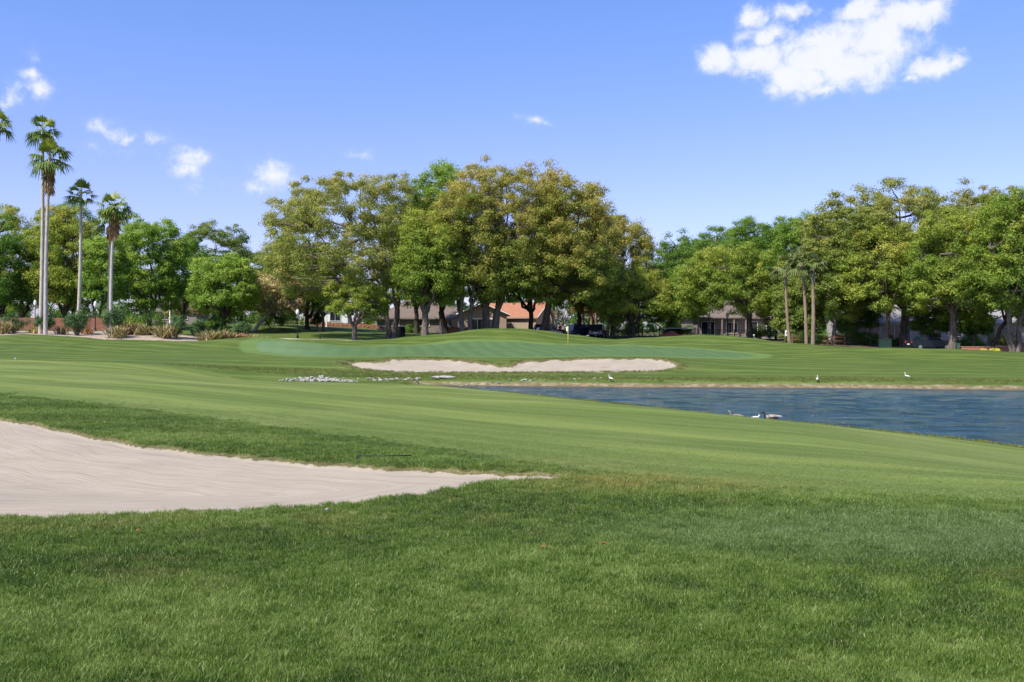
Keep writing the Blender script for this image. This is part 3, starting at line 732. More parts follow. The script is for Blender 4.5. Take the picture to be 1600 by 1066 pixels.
tree('tall mid-green tree with spiky top right of the palms', 232, 128, 165, 300, 334, 492, L_GREEN, 25, group=LG, tr=.45, clumps=210, npl=190, crad=1.05, tint=(.3, 1), name='broadleaf_tree')
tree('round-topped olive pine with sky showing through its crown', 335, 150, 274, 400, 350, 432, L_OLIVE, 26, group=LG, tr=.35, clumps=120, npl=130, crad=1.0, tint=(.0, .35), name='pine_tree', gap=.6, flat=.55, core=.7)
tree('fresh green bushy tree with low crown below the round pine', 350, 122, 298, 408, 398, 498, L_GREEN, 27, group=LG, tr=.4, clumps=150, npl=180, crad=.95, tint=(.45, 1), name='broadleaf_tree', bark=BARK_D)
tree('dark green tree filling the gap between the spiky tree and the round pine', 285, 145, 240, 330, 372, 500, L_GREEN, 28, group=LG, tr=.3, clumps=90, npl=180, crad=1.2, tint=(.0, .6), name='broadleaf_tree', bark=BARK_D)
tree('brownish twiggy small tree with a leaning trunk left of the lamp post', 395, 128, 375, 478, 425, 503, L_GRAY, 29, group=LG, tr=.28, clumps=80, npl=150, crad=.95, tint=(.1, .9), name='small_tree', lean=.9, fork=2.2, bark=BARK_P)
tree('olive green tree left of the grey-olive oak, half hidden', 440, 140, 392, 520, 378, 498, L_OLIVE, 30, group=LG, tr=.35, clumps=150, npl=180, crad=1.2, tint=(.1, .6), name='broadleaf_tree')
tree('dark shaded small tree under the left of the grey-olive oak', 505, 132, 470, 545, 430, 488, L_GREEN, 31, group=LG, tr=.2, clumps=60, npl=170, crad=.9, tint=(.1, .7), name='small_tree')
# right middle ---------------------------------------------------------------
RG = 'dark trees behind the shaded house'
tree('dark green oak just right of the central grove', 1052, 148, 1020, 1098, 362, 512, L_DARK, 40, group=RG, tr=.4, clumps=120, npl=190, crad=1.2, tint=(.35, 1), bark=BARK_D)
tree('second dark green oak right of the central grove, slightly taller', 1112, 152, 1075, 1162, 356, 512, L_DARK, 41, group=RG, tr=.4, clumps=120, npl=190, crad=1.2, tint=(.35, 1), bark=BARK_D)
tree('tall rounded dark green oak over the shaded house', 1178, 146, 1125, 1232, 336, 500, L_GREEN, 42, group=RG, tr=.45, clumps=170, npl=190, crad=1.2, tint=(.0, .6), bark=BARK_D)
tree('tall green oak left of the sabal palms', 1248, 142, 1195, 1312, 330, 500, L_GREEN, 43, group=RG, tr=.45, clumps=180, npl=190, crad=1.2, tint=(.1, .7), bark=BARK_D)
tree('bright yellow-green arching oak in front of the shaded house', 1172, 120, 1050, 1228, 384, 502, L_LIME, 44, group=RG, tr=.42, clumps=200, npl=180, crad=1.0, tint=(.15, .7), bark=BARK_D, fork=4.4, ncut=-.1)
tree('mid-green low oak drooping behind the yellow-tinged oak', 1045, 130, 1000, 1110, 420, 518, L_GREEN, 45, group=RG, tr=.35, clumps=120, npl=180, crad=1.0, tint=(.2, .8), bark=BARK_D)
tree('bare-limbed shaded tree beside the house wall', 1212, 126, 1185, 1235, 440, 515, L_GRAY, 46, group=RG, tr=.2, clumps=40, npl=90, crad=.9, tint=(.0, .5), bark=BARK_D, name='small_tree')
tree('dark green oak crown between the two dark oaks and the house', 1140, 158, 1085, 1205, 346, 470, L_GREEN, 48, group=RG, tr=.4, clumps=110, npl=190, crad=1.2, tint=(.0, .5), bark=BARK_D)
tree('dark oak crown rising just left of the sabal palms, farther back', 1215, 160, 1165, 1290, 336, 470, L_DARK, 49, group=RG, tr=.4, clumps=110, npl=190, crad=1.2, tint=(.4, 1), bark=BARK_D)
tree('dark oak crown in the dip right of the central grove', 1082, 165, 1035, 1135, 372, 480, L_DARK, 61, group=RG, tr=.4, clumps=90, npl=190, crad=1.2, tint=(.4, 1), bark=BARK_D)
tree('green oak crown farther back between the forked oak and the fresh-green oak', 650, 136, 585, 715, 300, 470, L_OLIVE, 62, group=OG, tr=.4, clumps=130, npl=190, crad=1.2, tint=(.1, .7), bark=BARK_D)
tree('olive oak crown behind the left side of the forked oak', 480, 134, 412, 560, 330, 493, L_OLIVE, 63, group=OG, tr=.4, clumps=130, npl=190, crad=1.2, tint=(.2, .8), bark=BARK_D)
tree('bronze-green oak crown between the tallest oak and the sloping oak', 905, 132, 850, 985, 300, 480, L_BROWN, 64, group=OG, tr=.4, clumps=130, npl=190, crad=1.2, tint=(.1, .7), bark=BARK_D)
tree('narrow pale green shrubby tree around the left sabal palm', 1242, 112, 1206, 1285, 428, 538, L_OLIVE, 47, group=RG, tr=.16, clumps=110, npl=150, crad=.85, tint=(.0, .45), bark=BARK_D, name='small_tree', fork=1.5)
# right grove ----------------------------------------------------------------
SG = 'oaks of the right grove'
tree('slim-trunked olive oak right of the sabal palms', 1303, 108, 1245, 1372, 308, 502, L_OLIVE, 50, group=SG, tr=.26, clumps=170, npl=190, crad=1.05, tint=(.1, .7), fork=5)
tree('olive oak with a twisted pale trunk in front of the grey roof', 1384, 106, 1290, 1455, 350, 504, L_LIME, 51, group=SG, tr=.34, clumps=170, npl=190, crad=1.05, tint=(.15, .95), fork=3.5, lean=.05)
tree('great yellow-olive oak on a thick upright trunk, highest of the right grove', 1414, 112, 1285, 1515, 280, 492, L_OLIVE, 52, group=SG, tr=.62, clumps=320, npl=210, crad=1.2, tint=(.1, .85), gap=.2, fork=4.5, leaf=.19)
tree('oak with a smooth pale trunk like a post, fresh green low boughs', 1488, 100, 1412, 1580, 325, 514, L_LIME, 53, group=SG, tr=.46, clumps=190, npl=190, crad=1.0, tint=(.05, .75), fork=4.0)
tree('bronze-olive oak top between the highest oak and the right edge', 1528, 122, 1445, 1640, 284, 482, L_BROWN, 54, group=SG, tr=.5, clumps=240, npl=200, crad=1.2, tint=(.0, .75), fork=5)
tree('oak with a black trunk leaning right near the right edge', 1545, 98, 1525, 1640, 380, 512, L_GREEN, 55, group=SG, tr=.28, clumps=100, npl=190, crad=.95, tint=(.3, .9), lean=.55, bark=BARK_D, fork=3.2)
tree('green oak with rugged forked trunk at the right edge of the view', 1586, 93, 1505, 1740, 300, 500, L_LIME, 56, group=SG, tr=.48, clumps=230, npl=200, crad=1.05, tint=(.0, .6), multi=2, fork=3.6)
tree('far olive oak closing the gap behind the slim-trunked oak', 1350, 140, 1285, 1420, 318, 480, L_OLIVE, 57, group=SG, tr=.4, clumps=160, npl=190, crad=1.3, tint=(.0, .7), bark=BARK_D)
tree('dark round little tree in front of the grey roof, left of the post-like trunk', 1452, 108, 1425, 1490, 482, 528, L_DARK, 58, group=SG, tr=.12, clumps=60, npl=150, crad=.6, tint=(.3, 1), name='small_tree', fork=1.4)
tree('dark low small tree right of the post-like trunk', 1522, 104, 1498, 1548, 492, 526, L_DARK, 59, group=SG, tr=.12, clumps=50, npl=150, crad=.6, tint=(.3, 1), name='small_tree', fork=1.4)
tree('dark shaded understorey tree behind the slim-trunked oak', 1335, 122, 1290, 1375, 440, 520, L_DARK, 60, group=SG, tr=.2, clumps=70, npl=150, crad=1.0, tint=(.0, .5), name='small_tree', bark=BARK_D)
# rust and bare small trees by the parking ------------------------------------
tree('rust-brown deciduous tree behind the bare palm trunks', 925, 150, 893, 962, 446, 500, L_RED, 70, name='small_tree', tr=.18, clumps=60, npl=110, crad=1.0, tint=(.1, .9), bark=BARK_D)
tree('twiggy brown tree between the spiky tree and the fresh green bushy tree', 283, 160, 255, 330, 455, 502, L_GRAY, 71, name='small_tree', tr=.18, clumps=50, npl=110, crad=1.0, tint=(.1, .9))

# far belt of wood behind everything
def far_wood():
    r = np.random.default_rng(5); C = []; 
    for px in np.arange(-500, 2200, 11):
        Y = r.uniform(185, 215); x = (px-800)/F*Y; hh = 12.5+1.8*math.sin(px*.013)+r.uniform(-1, 1)
        if 380 < px < 640: hh = 11.5
        for k in range(9):
            C.append([x+r.normal(0, 1.2), Y+r.normal(0, 2), 2.2+(hh+2)*(k+.3)/9*r.uniform(.85, 1.05)])
    C = np.array(C); R = r.uniform(1.2, 2.2, len(C))
    V, Q, T = leaves_np(C, R, 190, .52, r, r.uniform(.1, .7, len(C)))
    tag(link('distant_wood', np_mesh('distant_wood', V, [Q], L_DARK, False, dict(tint=T))), 'far belt of dark green woodland behind the houses', 'woodland', kind='stuff')
far_wood()

# bare pale multi-stem trees
def bare_tree(label, px, Y, h, w, seed, mat=BARK_W, stems=5, name='bare_tree'):
    r = np.random.default_rng(seed); g = G(px, Y); paths = []
    for k in range(stems):
        a = 2*PI*k/stems+r.uniform(-.4, .4); e = np.array([math.cos(a)*w*.4, math.sin(a)*w*.4, h*r.uniform(.55, .7)])
        p = curve_path((.08*math.cos(a), .08*math.sin(a), -.1), e, np.array([0, 0, h*.1]), 7, r); paths.append((p, list(np.linspace(.07, .04, 7))))
        for j in range(4):
            e2 = e+np.array([r.normal(0, w*.22), r.normal(0, w*.2), h*r.uniform(.15, .4)]); p2 = curve_path(p[-1-j % 3], e2, np.zeros(3), 5, r)
            paths.append((p2, list(np.linspace(.03, .012, 5))))
    v, q = tubes_np(paths, 5)
    return tag(link(name, np_mesh(name, v, [q], mat, True), loc=g), label, 'tree', 'bare pale trees by the parking lot')
bare_tree('bare pale crape myrtle nearest the orange-roofed house', 866, 132, 5.2, 2.2, 1)
bare_tree('bare pale crape myrtle in the middle, behind the red-clad figure', 876, 136, 5.0, 2.0, 2)
bare_tree('bare pale crape myrtle just left of the flag', 884, 133, 4.6, 2.0, 3)
bare_tree('bare grey twiggy tree beyond the lamp post', 485, 165, 6.5, 4.5, 4, BARK_W, 7)
bare_tree('bare pale twiggy tree by the right trunk pair', 1578, 104, 3.6, 2.0, 5)

# ------------------------------------------------------------------ palms
def frond_np(r, az, el, L, fan, droop, nseg=11, w=.075):
    """fan frond: petiole + radiating segments; returns verts, quads"""
    V = []; Q = []
    d = np.array([math.cos(az)*math.cos(el), math.sin(az)*math.cos(el), math.sin(el)])
    side = np.cross(d, [0, 0, 1]); side /= np.linalg.norm(side)+1e-9; up = np.cross(side, d)
    b0 = np.zeros(3); hub = d*L*.5; hub[2] -= .04*L
    for s in ((-1, 1),):
        i = len(V); V += [b0-side*.03, b0+side*.03, hub+side*.02, hub-side*.02]; Q.append([i, i+1, i+2, i+3])
    for k in range(nseg):
        a = (k/(nseg-1)-.5)*fan; dd = d*math.cos(a)+side*math.sin(a)+up*(.25*math.cos(a)-.1)
        ln = L*fanlen(a)*r.uniform(.85, 1.05)
        m = hub+dd*ln*.6; e = hub+dd*ln; e[2] -= droop*ln*(.55+.6*abs(a)); m[2] -= droop*ln*.16
        pr = -d*math.sin(a)+side*math.cos(a)
        i = len(V); V += [hub-pr*.012, hub+pr*.012, m+pr*w, m-pr*w, e+pr*.012, e-pr*.012]; Q += [[i, i+1, i+2, i+3], [i+3, i+2, i+4, i+5]]
    return V, Q
def fanlen(a): return .62-.12*abs(a)

def palm(label, base_px, top_px, Y, top_py, rad, crown, n=34, skirt=0, mat=L_PALM, bark=BARK_P, seed=0, name='fan_palm', group='tall fan palms in the left bed', droop=.55, boots=0, double=None):
    r = np.random.default_rng(seed); g = G(base_px, Y); zt = CAMZ+(HZ-top_py)*Y/F-g.z-crown*.55; xt = (top_px-base_px)/F*Y
    root = empty(name, g, 0, label, 'palm tree', group)
    n_ = 9; t = np.linspace(0, 1, n_); sw = .15*np.sin(t*PI*1.1)*(1 if seed % 2 else -1)
    pp = np.stack([xt*t+sw*np.linalg.norm([xt, 1])*.6, np.zeros(n_), -.2+(zt+.2)*t], 1)
    paths = [(pp, list(rad*(1.25-.45*t)))]
    v, q = tubes_np(paths, 9); link('trunk', np_mesh('trunk', v, [q], bark, True), root)
    top = pp[-1]
    def fr(k, elr, L, dr, m, nm):
        V = []; Q = []; T = []
        for i in range(k):
            az = i*2.39996+r.uniform(-.2, .2); el = r.uniform(*elr); vv, qq = frond_np(r, az, el, L*r.uniform(.85, 1.1), 2.5, dr+max(0, .4-el)*.25)
            o = len(V); V += [x+top for x in vv]; Q += [[a+o for a in q_] for q_ in qq]; T += list(np.clip(r.normal(.5+.3*math.sin(el), .14)+np.zeros(len(vv)), 0, 1))
        return link(nm, np_mesh(nm, np.array(V), [np.array(Q)], m, False, dict(tint=T)), root)
    fr(n, (-.75, 1.35), crown, droop, mat, 'crown')
    if skirt:
        V = []; Q = []; T = []
        for i in range(skirt):
            az = i*2.4; tt = r.uniform(0, 1); vv, qq = frond_np(r, az, -1.2-.25*r.uniform(), crown*.6, 1.6, .6, 7, .06)
            o = len(V); V += [x+top-np.array([0, 0, tt*crown*1.1]) for x in vv]; Q += [[a+o for a in q_] for q_ in qq]; T += [r.uniform()]*len(vv)
        link('dead_fronds', np_mesh('dead_fronds', np.array(V), [np.array(Q)], L_DEAD, False, dict(tint=T)), root)
    if boots:
        mb = MB()
        for i in range(22):
            a = i*2.4; z = zt-.1-boots*i/22; x0 = np.interp(z, pp[:, 2], pp[:, 0])
            mb.tube([(x0+rad*.7*math.cos(a), rad*.7*math.sin(a), z-.2), (x0+rad*1.9*math.cos(a), rad*1.9*math.sin(a), z+.14)], [.07, .03], 4)
        mb.build('frond_boots', BARK_P, root)
    return root
palm('fan palm at the very left edge, only its fronds in view', -26, -4, 97, 180, .16, 1.9, seed=1)
palm('tallest fan palm, with the highest crown of the close pair', 63, 67, 96, 186, .165, 1.85, n=28, seed=3, droop=.5)
palm('second fan palm of the close pair, crown just below its neighbour with hanging fronds', 71, 77, 95, 226, .165, 2.15, n=38, skirt=36, seed=4, droop=.6)
palm('slender lone fan palm standing behind the largest clipped ball bush', 121, 127, 97, 288, .155, 1.65, n=24, seed=5, droop=.35)
palm('shortest fan palm with a brown skirt of dead fronds', 173, 178, 96, 308, .145, 1.95, n=34, skirt=40, seed=6, droop=.55)
palm('thin fan palm hidden behind the shortest skirted palm', 168, 172, 99, 330, .13, 1.5, n=18, skirt=14, seed=7)
SGp = 'sabal palms before the right grove'
palm('left sabal palm with a curved leaning trunk beside the white sign', 1234, 1227, 101, 402, .15, 1.75, n=26, mat=L_SABAL, bark=BARK_S, seed=8, name='sabal_palm', group=SGp, boots=1.5, droop=.5)
palm('middle sabal palm, palest trunk of the three', 1260, 1253, 99, 396, .155, 1.8, n=26, mat=L_SABAL, bark=BARK_S, seed=9, name='sabal_palm', group=SGp, boots=1.6, droop=.5)
palm('right sabal palm, straight and slightly thicker', 1270, 1269, 98, 398, .175, 1.75, n=26, mat=L_SABAL, bark=BARK_S, seed=11, name='sabal_palm', group=SGp, boots=1.6, droop=.5)
for k, (px, tp, yy, tl) in enumerate([(911.5, 430, 138, 'thickest bare palm trunk behind the dark parked cars'), (923, 462, 142, 'bare palm trunk between the thick trunk and the fence end'), (932.5, 450, 145, 'slim bare palm trunk left of the fence'), (949.5, 462, 140, 'short brown palm trunk behind the fence panels')]):
    palm(tl, px, px, yy, tp, .22 if k == 0 else .17, 1.6, n=18, mat=L_SABAL, bark=BARK_S, seed=20+k, name='sabal_palm', group='palms behind the parked cars', skirt=8)

# ------------------------------------------------------------------ shrubs
def shrub(label, px, Y, w, h, mat, seed, name='clipped_bush', cat='bush', group=None, ball=True, leaf=.14, dz=0):
    r = np.random.default_rng(seed); g = G(px, Y); w *= 1.25; h *= 1.2; root = empty(name, g, 0, label, cat, group)
    N = 26 if ball else 34; d = r.normal(0, 1, (N, 3)); d /= np.linalg.norm(d, axis=1)[:, None]
    if ball:
        C = d*np.array([w/2, w/2, h/2])*.62+np.array([0, 0, h*.58+dz]); R = np.full(N, w*.22)
    else:
        d[:, 2] = np.abs(d[:, 2]); C = d*np.array([w/2, w*.3, h*.7])*r.uniform(.3, .9, (N, 1))+np.array([0, 0, h*.15]); R = r.uniform(.14, .24, N)*min(w, h*1.4)
    V, Q, T = leaves_np(C, R, 230, leaf, r, r.uniform(.2, .8, N), .95 if ball else .8)
    link('foliage', np_mesh('foliage', V, [Q], mat, False, dict(tint=T)), root)
    ps = [(curve_path((0, 0, -.1), (math.cos(a)*w*.25, math.sin(a)*w*.25, h*.55), np.zeros(3), 5, r), list(np.linspace(.05, .015, 5))) for a in r.uniform(0, 6.3, 6)]
    v, q = tubes_np(ps, 5); link('stem', np_mesh('stem', v, [q], BARK, True), root)
    return root
CB = 'clipped ball bushes in the left bed'
shrub('largest clipped ball bush, in front of the lone palm', 119, 96, 2.25, 2.15, L_SHRUB, 1, group=CB)
shrub('wide flattened clipped bush at the foot of the skirted palm', 178, 96.5, 2.35, 1.75, L_SHRUB, 2, group=CB, dz=.45)
shrub('clipped bush at the foot of the two tallest palms', 70, 96.5, 1.75, 1.6, L_SHRUB, 3, group=CB, dz=.15)
shrub('clipped ball bush behind the pale flax clump', 276, 97, 1.9, 1.85, L_SHRUB, 4, group=CB)
shrub('clipped ball bush left of the big flax clump', 312, 98.5, 1.75, 1.6, L_SHRUB, 5, group=CB)
shrub('smallest clipped dark bush above the pinkish flax', 378, 99, 1.75, 1.45, L_SHRUB, 6, group=CB, dz=.25)
shrub('loose dark green shrub at the left edge of the bed', 22, 99, 2.9, 2.2, L_SHRUB, 7, 'shrub', group=None, ball=False, leaf=.12)
shrub('long dark green hedge mass behind the flax clumps', 222, 107, 6.2, 2.5, L_GREEN, 8, 'hedge', 'hedge', ball=False, leaf=.15)
shrub('dark shrub behind the leaning trunk', 335, 121, 3.5, 2.0, L_DARK, 9, 'shrub', ball=False, leaf=.14)
shrub('dark shrub mass right of the leaning trunk', 425, 132, 6.5, 3.2, L_DARK, 10, 'shrub', ball=False, leaf=.16)
shrub('upright dark cypress-like shrub near the white house', 496, 140, 2.0, 3.8, L_DARK, 11, 'shrub', ball=False, leaf=.14)
shrub('yellow flowering shrub left of the black leaning trunk', 1536, 90, .6, .40, L_YEL, 12, 'flowering_shrub', group='yellow shrubs by the brick edging', ball=False, leaf=.08)
shrub('yellow flowering shrub right of the black leaning trunk', 1554, 89, .9, .40, L_YEL, 13, 'flowering_shrub', group='yellow shrubs by the brick edging', ball=False, leaf=.08)
shrub('bright green clipped hedge under the far right roof', 1570, 125, 4.2, 1.6, L_LIME, 14, 'hedge', 'hedge', ball=False, leaf=.13)
for k, (px, Y, w, h, tl) in enumerate([(1352, 113, 3.2, 1.5, 'dark shrub at the foot of the grey house, left end'), (1395, 113, 3.0, 1.2, 'dark shrub below the lanai of the grey house'), (1188, 124, 3.8, 2.0, 'dark shrub at the corner of the shaded house'), (1262, 107, 5.0, 1.6, 'dark shrubs behind the sabal trunks'), (1320, 112, 4.2, 2.2, 'dark shrub under the slim-trunked oak'), (905, 137, 3.0, 1.4, 'green hedge left of the dark parked cars'), (1060, 126, 4.0, 2.2, 'dark shrub left of the red car'), (985, 134, 5.0, 2.5, 'dark shrubs under the yellow-tinged oak'), (642, 138, 3.5, 1.3, 'low shrubs below the brown roof'), (1510, 108, 4.0, 2.0, 'dark shrub behind the post-like trunk')]):
    shrub(tl, px, Y, w, h, L_DARK, 60+k, 'shrub', ball=False, leaf=.13)

def flax(label, px, Y, w, h, mat, seed, n=150):
    r = np.random.default_rng(seed); g = G(px, Y); V = []; Q = []; T = []
    for i in range(n):
        a = r.uniform(0, 2*PI); b = np.array([r.normal(0, w*.16), r.normal(0, w*.16), 0]); out = r.uniform(.2, .75)*w; hh = h*r.uniform(.55, 1.05)
        e = b+np.array([math.cos(a)*out, math.sin(a)*out*.8, hh-out*.25]); m = b*.5+e*.5+np.array([0, 0, hh*.18]); s = np.array([-math.sin(a), math.cos(a), 0])*.035
        o = len(V); V += [b-s, b+s, m+s*1.3, m-s*1.3, e+s*.2, e-s*.2]; Q += [[o, o+1, o+2, o+3], [o+3, o+2, o+4, o+5]]; T += [r.uniform(0, 1)]*6
    return tag(link('flax_plant', np_mesh('flax_plant', np.array(V), [np.array(Q)], mat, False, dict(tint=T)), loc=g), label, 'plant', 'spiky flax clumps in the left bed')
for k, (px, Y, w, h, m_, tl) in enumerate([
    (4, 97, 2.4, 2.2, L_FLAX, 'tan spiky flax clump at the left edge of the bed'),
    (52, 98, 1.4, 1.2, L_GRAY, 'small yellowish grass clump left of the tall palm feet'),
    (96, 97.5, 1.4, 1.4, L_FLAX, 'small tan flax clump left of the largest ball bush'),
    (136, 99, 1.5, 1.0, L_FLAXR, 'low reddish clump right of the largest ball bush'),
    (184, 94.5, 2.3, 1.9, L_FLAX, 'tall tan flax clump at the foot of the flattened bush'),
    (205, 98.5, 2.4, 1.9, L_FLAXR, 'reddest flax clump, right of the flattened bush'),
    (221, 97, 2.2, 1.9, L_FLAX, 'tan flax clump right of the reddest one'),
    (240, 97.5, 1.8, 1.5, L_GRAY, 'yellow-brown grass clump between two flax clumps'),
    (258, 95.5, 2.6, 2.1, L_FLAX, 'pale pinkish flax clump in front of a ball bush'),
    (318, 96.5, 2.0, 1.5, L_FLAX, 'drooping edge clump left of the big flax'),
    (334, 95, 3.0, 2.0, L_FLAX, 'big wide tan flax clump at the bed end'),
    (352, 96, 2.2, 1.7, L_FLAX, 'flax clump touching the big wide clump on the right'),
    (374, 97, 2.4, 1.5, L_FLAXR, 'pinkish flax clump under the smallest clipped bush'),
    (392, 97, 2.2, 1.3, L_FLAX, 'low pinkish flax clump beside the mound'),
    (412, 98, 2.0, 1.0, L_GRAY, 'dry brown clump ending the bed on the right')]):
    flax(tl, px, Y, w*.95, h*.74, m_, 100+k, 190 if w > 2 else 110)

# ------------------------------------------------------------------ materials for built things
M_WHITE = mat_simple('white_paint', (.78,.76,.72), .5, var=.06)
M_CREAM = mat_simple('beige_stucco', (.34,.27,.21), .9, var=.1, bump=.2)
M_GREYW = mat_simple('grey_siding', (.36,.34,.33), .8, var=.1)
M_TAUPE = mat_simple('taupe_wall', (.24,.20,.18), .9, var=.12)
M_ROOFG = mat_simple('grey_shingle', (.31,.30,.30), .9, var=.2, scale=5, bump=.4)
M_ROOFB = mat_simple('brown_shingle', (.17,.135,.112), .9, var=.25, scale=5, bump=.4)
M_BLACK = mat_simple('black_metal', (.015,.015,.016), .45, var=.1)
M_FENCEB = mat_simple('bronze_rail', (.10,.085,.07), .6, var=.1)
M_WOOD = mat_simple('red_fence_wood', (.26,.11,.07), .85, var=.25, scale=4)
M_BRICK = mat_simple('brick_edging', (.33,.15,.10), .9, var=.3, scale=8)
M_GLASS, _t, _b = new_mat('dark_window'); _b.inputs['Base Color'].default_value = (.02,.025,.03,1); _b.inputs['Roughness'].default_value = .08
M_TIRE = mat_simple('tyre', (.012,.012,.012), .9)
M_RIM = mat_simple('rim_metal', (.45,.45,.46), .35, .8, var=.1)
M_NAVY = mat_simple('navy_car_paint', (.010,.018,.050), .25, var=.1, spec=.6)
M_CARBLK = mat_simple('black_car_paint', (.012,.014,.02), .25, var=.1, spec=.6)
M_CARTEAL = mat_simple('dark_teal_car_paint', (.006,.014,.020), .3, var=.1, spec=.6)
M_RED = mat_simple('red_paint', (.42,.025,.025), .35, var=.1, spec=.5)
M_REDCAR = mat_simple('shaded_red_car_paint', (.22,.014,.014), .3, var=.1, spec=.5)  # red made darker, putting the car's shadow into its colour
M_SILV = mat_simple('silver_paint', (.42,.43,.45), .3, .3, var=.08)
M_GLOBE = mat_simple('lamp_globe_glass', (.72,.74,.76), .25, var=.04)
M_YELP = mat_simple('yellow_flagstick', (.62,.55,.10), .4, var=.05)
M_ROCK = mat_simple('pale_rock', (.36,.335,.295), .9, var=.35, scale=4, bump=.5)
M_RAKE = mat_simple('rake_plastic', (.012,.014,.03), .5, var=.1)

def tile_mat():
    m, t, b = new_mat('orange_roof_tile'); p = t.obj()
    w = t.node('ShaderNodeTexWave', wave_type='BANDS', bands_direction='X'); t.put(w.inputs['Vector'], p); w.inputs['Scale'].default_value = 1.1
    w2 = t.node('ShaderNodeTexWave', wave_type='BANDS', bands_direction='Y'); t.put(w2.inputs['Vector'], p); w2.inputs['Scale'].default_value = .8
    c = t.ramp(t.noise(p, 2.5, 4, .7), [(.3, (.34,.140,.075)), (.7, (.48,.225,.13))])
    c = t.mix(t.ss(w2.outputs['Fac'], .75, .95, 0, .5), c, (.22,.08,.045))
    t.put(b.inputs['Base Color'], c); b.inputs['Roughness'].default_value = .85
    t.put(b.inputs['Normal'], t.bump(w.outputs['Fac'], .8, .08)); return m
M_TILE = tile_mat()

# ------------------------------------------------------------------ houses
def window(root, x, y, z, w, h, side=-1, door=False, panes=2):
    """opening on a wall whose outward normal is local side*Y"""
    fr = MB(); d = .07; y0 = y+side*.002; y1 = y+side*.10; a, b = min(y0, y1), max(y0, y1)
    fr.box(x-w/2-d, a, z-(0 if door else d), x-w/2, b, z+h+d); fr.box(x+w/2, a, z-(0 if door else d), x+w/2+d, b, z+h+d); fr.box(x-w/2, a, z+h, x+w/2, b, z+h+d)
    if not door: fr.box(x-w/2, a, z-d, x+w/2, b, z)
    for k in range(1, panes): xx = x-w/2+w*k/panes; fr.box(xx-.02, a, z, xx+.02, b-.02, z+h)
    f = fr.build('door' if door else 'window', M_WHITE, root)
    q = sorted((y+side*.004, y+side*.04)); MB().box(x-w/2+.001, q[0], z+.001, x+w/2-.001, q[1], z+h-.001).build('pane', M_GLASS, f)
    return f
def house(label, px, Y, L, D, wall_h, roof_h, rz, wm, rm, hip=False, base=None, over=.5, wins=(), group='houses beyond the trees', name='house', along='x'):
    g = G(px, Y); z = g.z if base is None else base
    root = empty(name, (g.x, Y, z), rz, label, 'house', group)
    w = MB(); w.box(-L/2, -D/2, -.6, L/2, D/2, wall_h)
    if not hip and along == 'x':      # gable ends filled
        w.add([(-L/2+.003, -D/2+.003, wall_h), (-L/2+.003, D/2-.003, wall_h), (-L/2+.003, 0, wall_h+roof_h*.97), (-L/2+.2, -D/2+.003, wall_h), (-L/2+.2, D/2-.003, wall_h), (-L/2+.2, 0, wall_h+roof_h*.97)], [(0,2,1),(3,4,5),(0,3,5,2),(1,2,5,4)])
        w.add([(L/2-.003, -D/2+.003, wall_h), (L/2-.003, D/2-.003, wall_h), (L/2-.003, 0, wall_h+roof_h*.97), (L/2-.2, -D/2+.003, wall_h), (L/2-.2, D/2-.003, wall_h), (L/2-.2, 0, wall_h+roof_h*.97)], [(0,1,2),(3,5,4),(0,2,5,3),(1,4,5,2)])
    w.build('wall', wm, root)
    a, b = L/2+over, D/2+over; th = .16; e = wall_h-over*roof_h/(D/2)*.6; tp = wall_h+roof_h
    ri = D/2 if hip else 0
    top = [(-a, -b, e+th), (a, -b, e+th), (a, b, e+th), (-a, b, e+th), (-a+ri+ (over if hip else 0), 0, tp+th), (a-ri-(over if hip else 0), 0, tp+th)]
    botm = [(x, y, zz-th) for x, y, zz in top]; fs = [(0,1,5,4), (2,3,4,5)]; gs = [(1,2,5), (3,0,4)]
    R = MB(); R.add(top+botm, fs+gs*(1 if hip else 0)+[tuple(reversed([i+6 for i in f])) for f in fs+(gs if hip else [])]
        +[(0,6,7,1),(2,8,9,3)]+([(1,7,8,2),(3,9,6,0)] if hip else [(1,7,11,5),(5,11,8,2),(3,9,10,4),(4,10,6,0)]))
    ro = R.build('roof', rm, root)
    fb = MB(); fb.box(-a, -b-.03, e-.08, a, -b-.002, e+th*.9); fb.build('fascia', wm, ro)
    if not hip:
        for s in (-1, 1):
            ed = MB(); xx = s*(a+.02)
            for t_ in (-1, 1):
                ed.tube([(xx, t_*b, e+.05), (xx, 0, tp+.05)], .08, 4)
            ed.build('barge_board', M_WHITE, ro)
    for wn in wins: window(root, *wn[:1], -D/2, *wn[1:])
    return root
house('low brown-roofed house far behind the flax clumps', 282, 172, 8, 7, 2.4, 1.3, 0, M_TAUPE, M_ROOFB, wins=[(-1.5, .9, 1.3, 1.1), (1.8, .9, 1.3, 1.1)])
hw = house('white-walled house between the lamp post and the oaks', 512, 176, 7.6, 8, 2.5, 1.5, .12, M_WHITE, M_ROOFG, base=4.9, wins=[(-2.2, .9, 1.2, 1.2), (1.6, .2, 1.8, 1.7)])
house('house with the big brown hip roof behind the forked oak', 664, 152, 14, 12, 2.2, 3.6, .05, M_TAUPE, M_ROOFB, hip=True, wins=[(-4.5, .9, 1.6, 1.2), (0, .9, 1.8, 1.2), (4.5, .9, 1.4, 1.2)])
hb = house('beige house with white gable beside the thick pale trunk', 752, 142, 6.0, 7, 3.0, 1.6, PI/2+.08, M_CREAM, M_ROOFB, wins=[])
f_ = MB(); f_.box(-3.1, -1.9, .1, -3.0, 1.9, 2.3).build('porch_screen', M_GLASS, hb)
f_ = MB()
for k in range(4): f_.box(-3.22, -1.95+k*1.3, 0, -3.11, -1.87+k*1.3, 2.4)
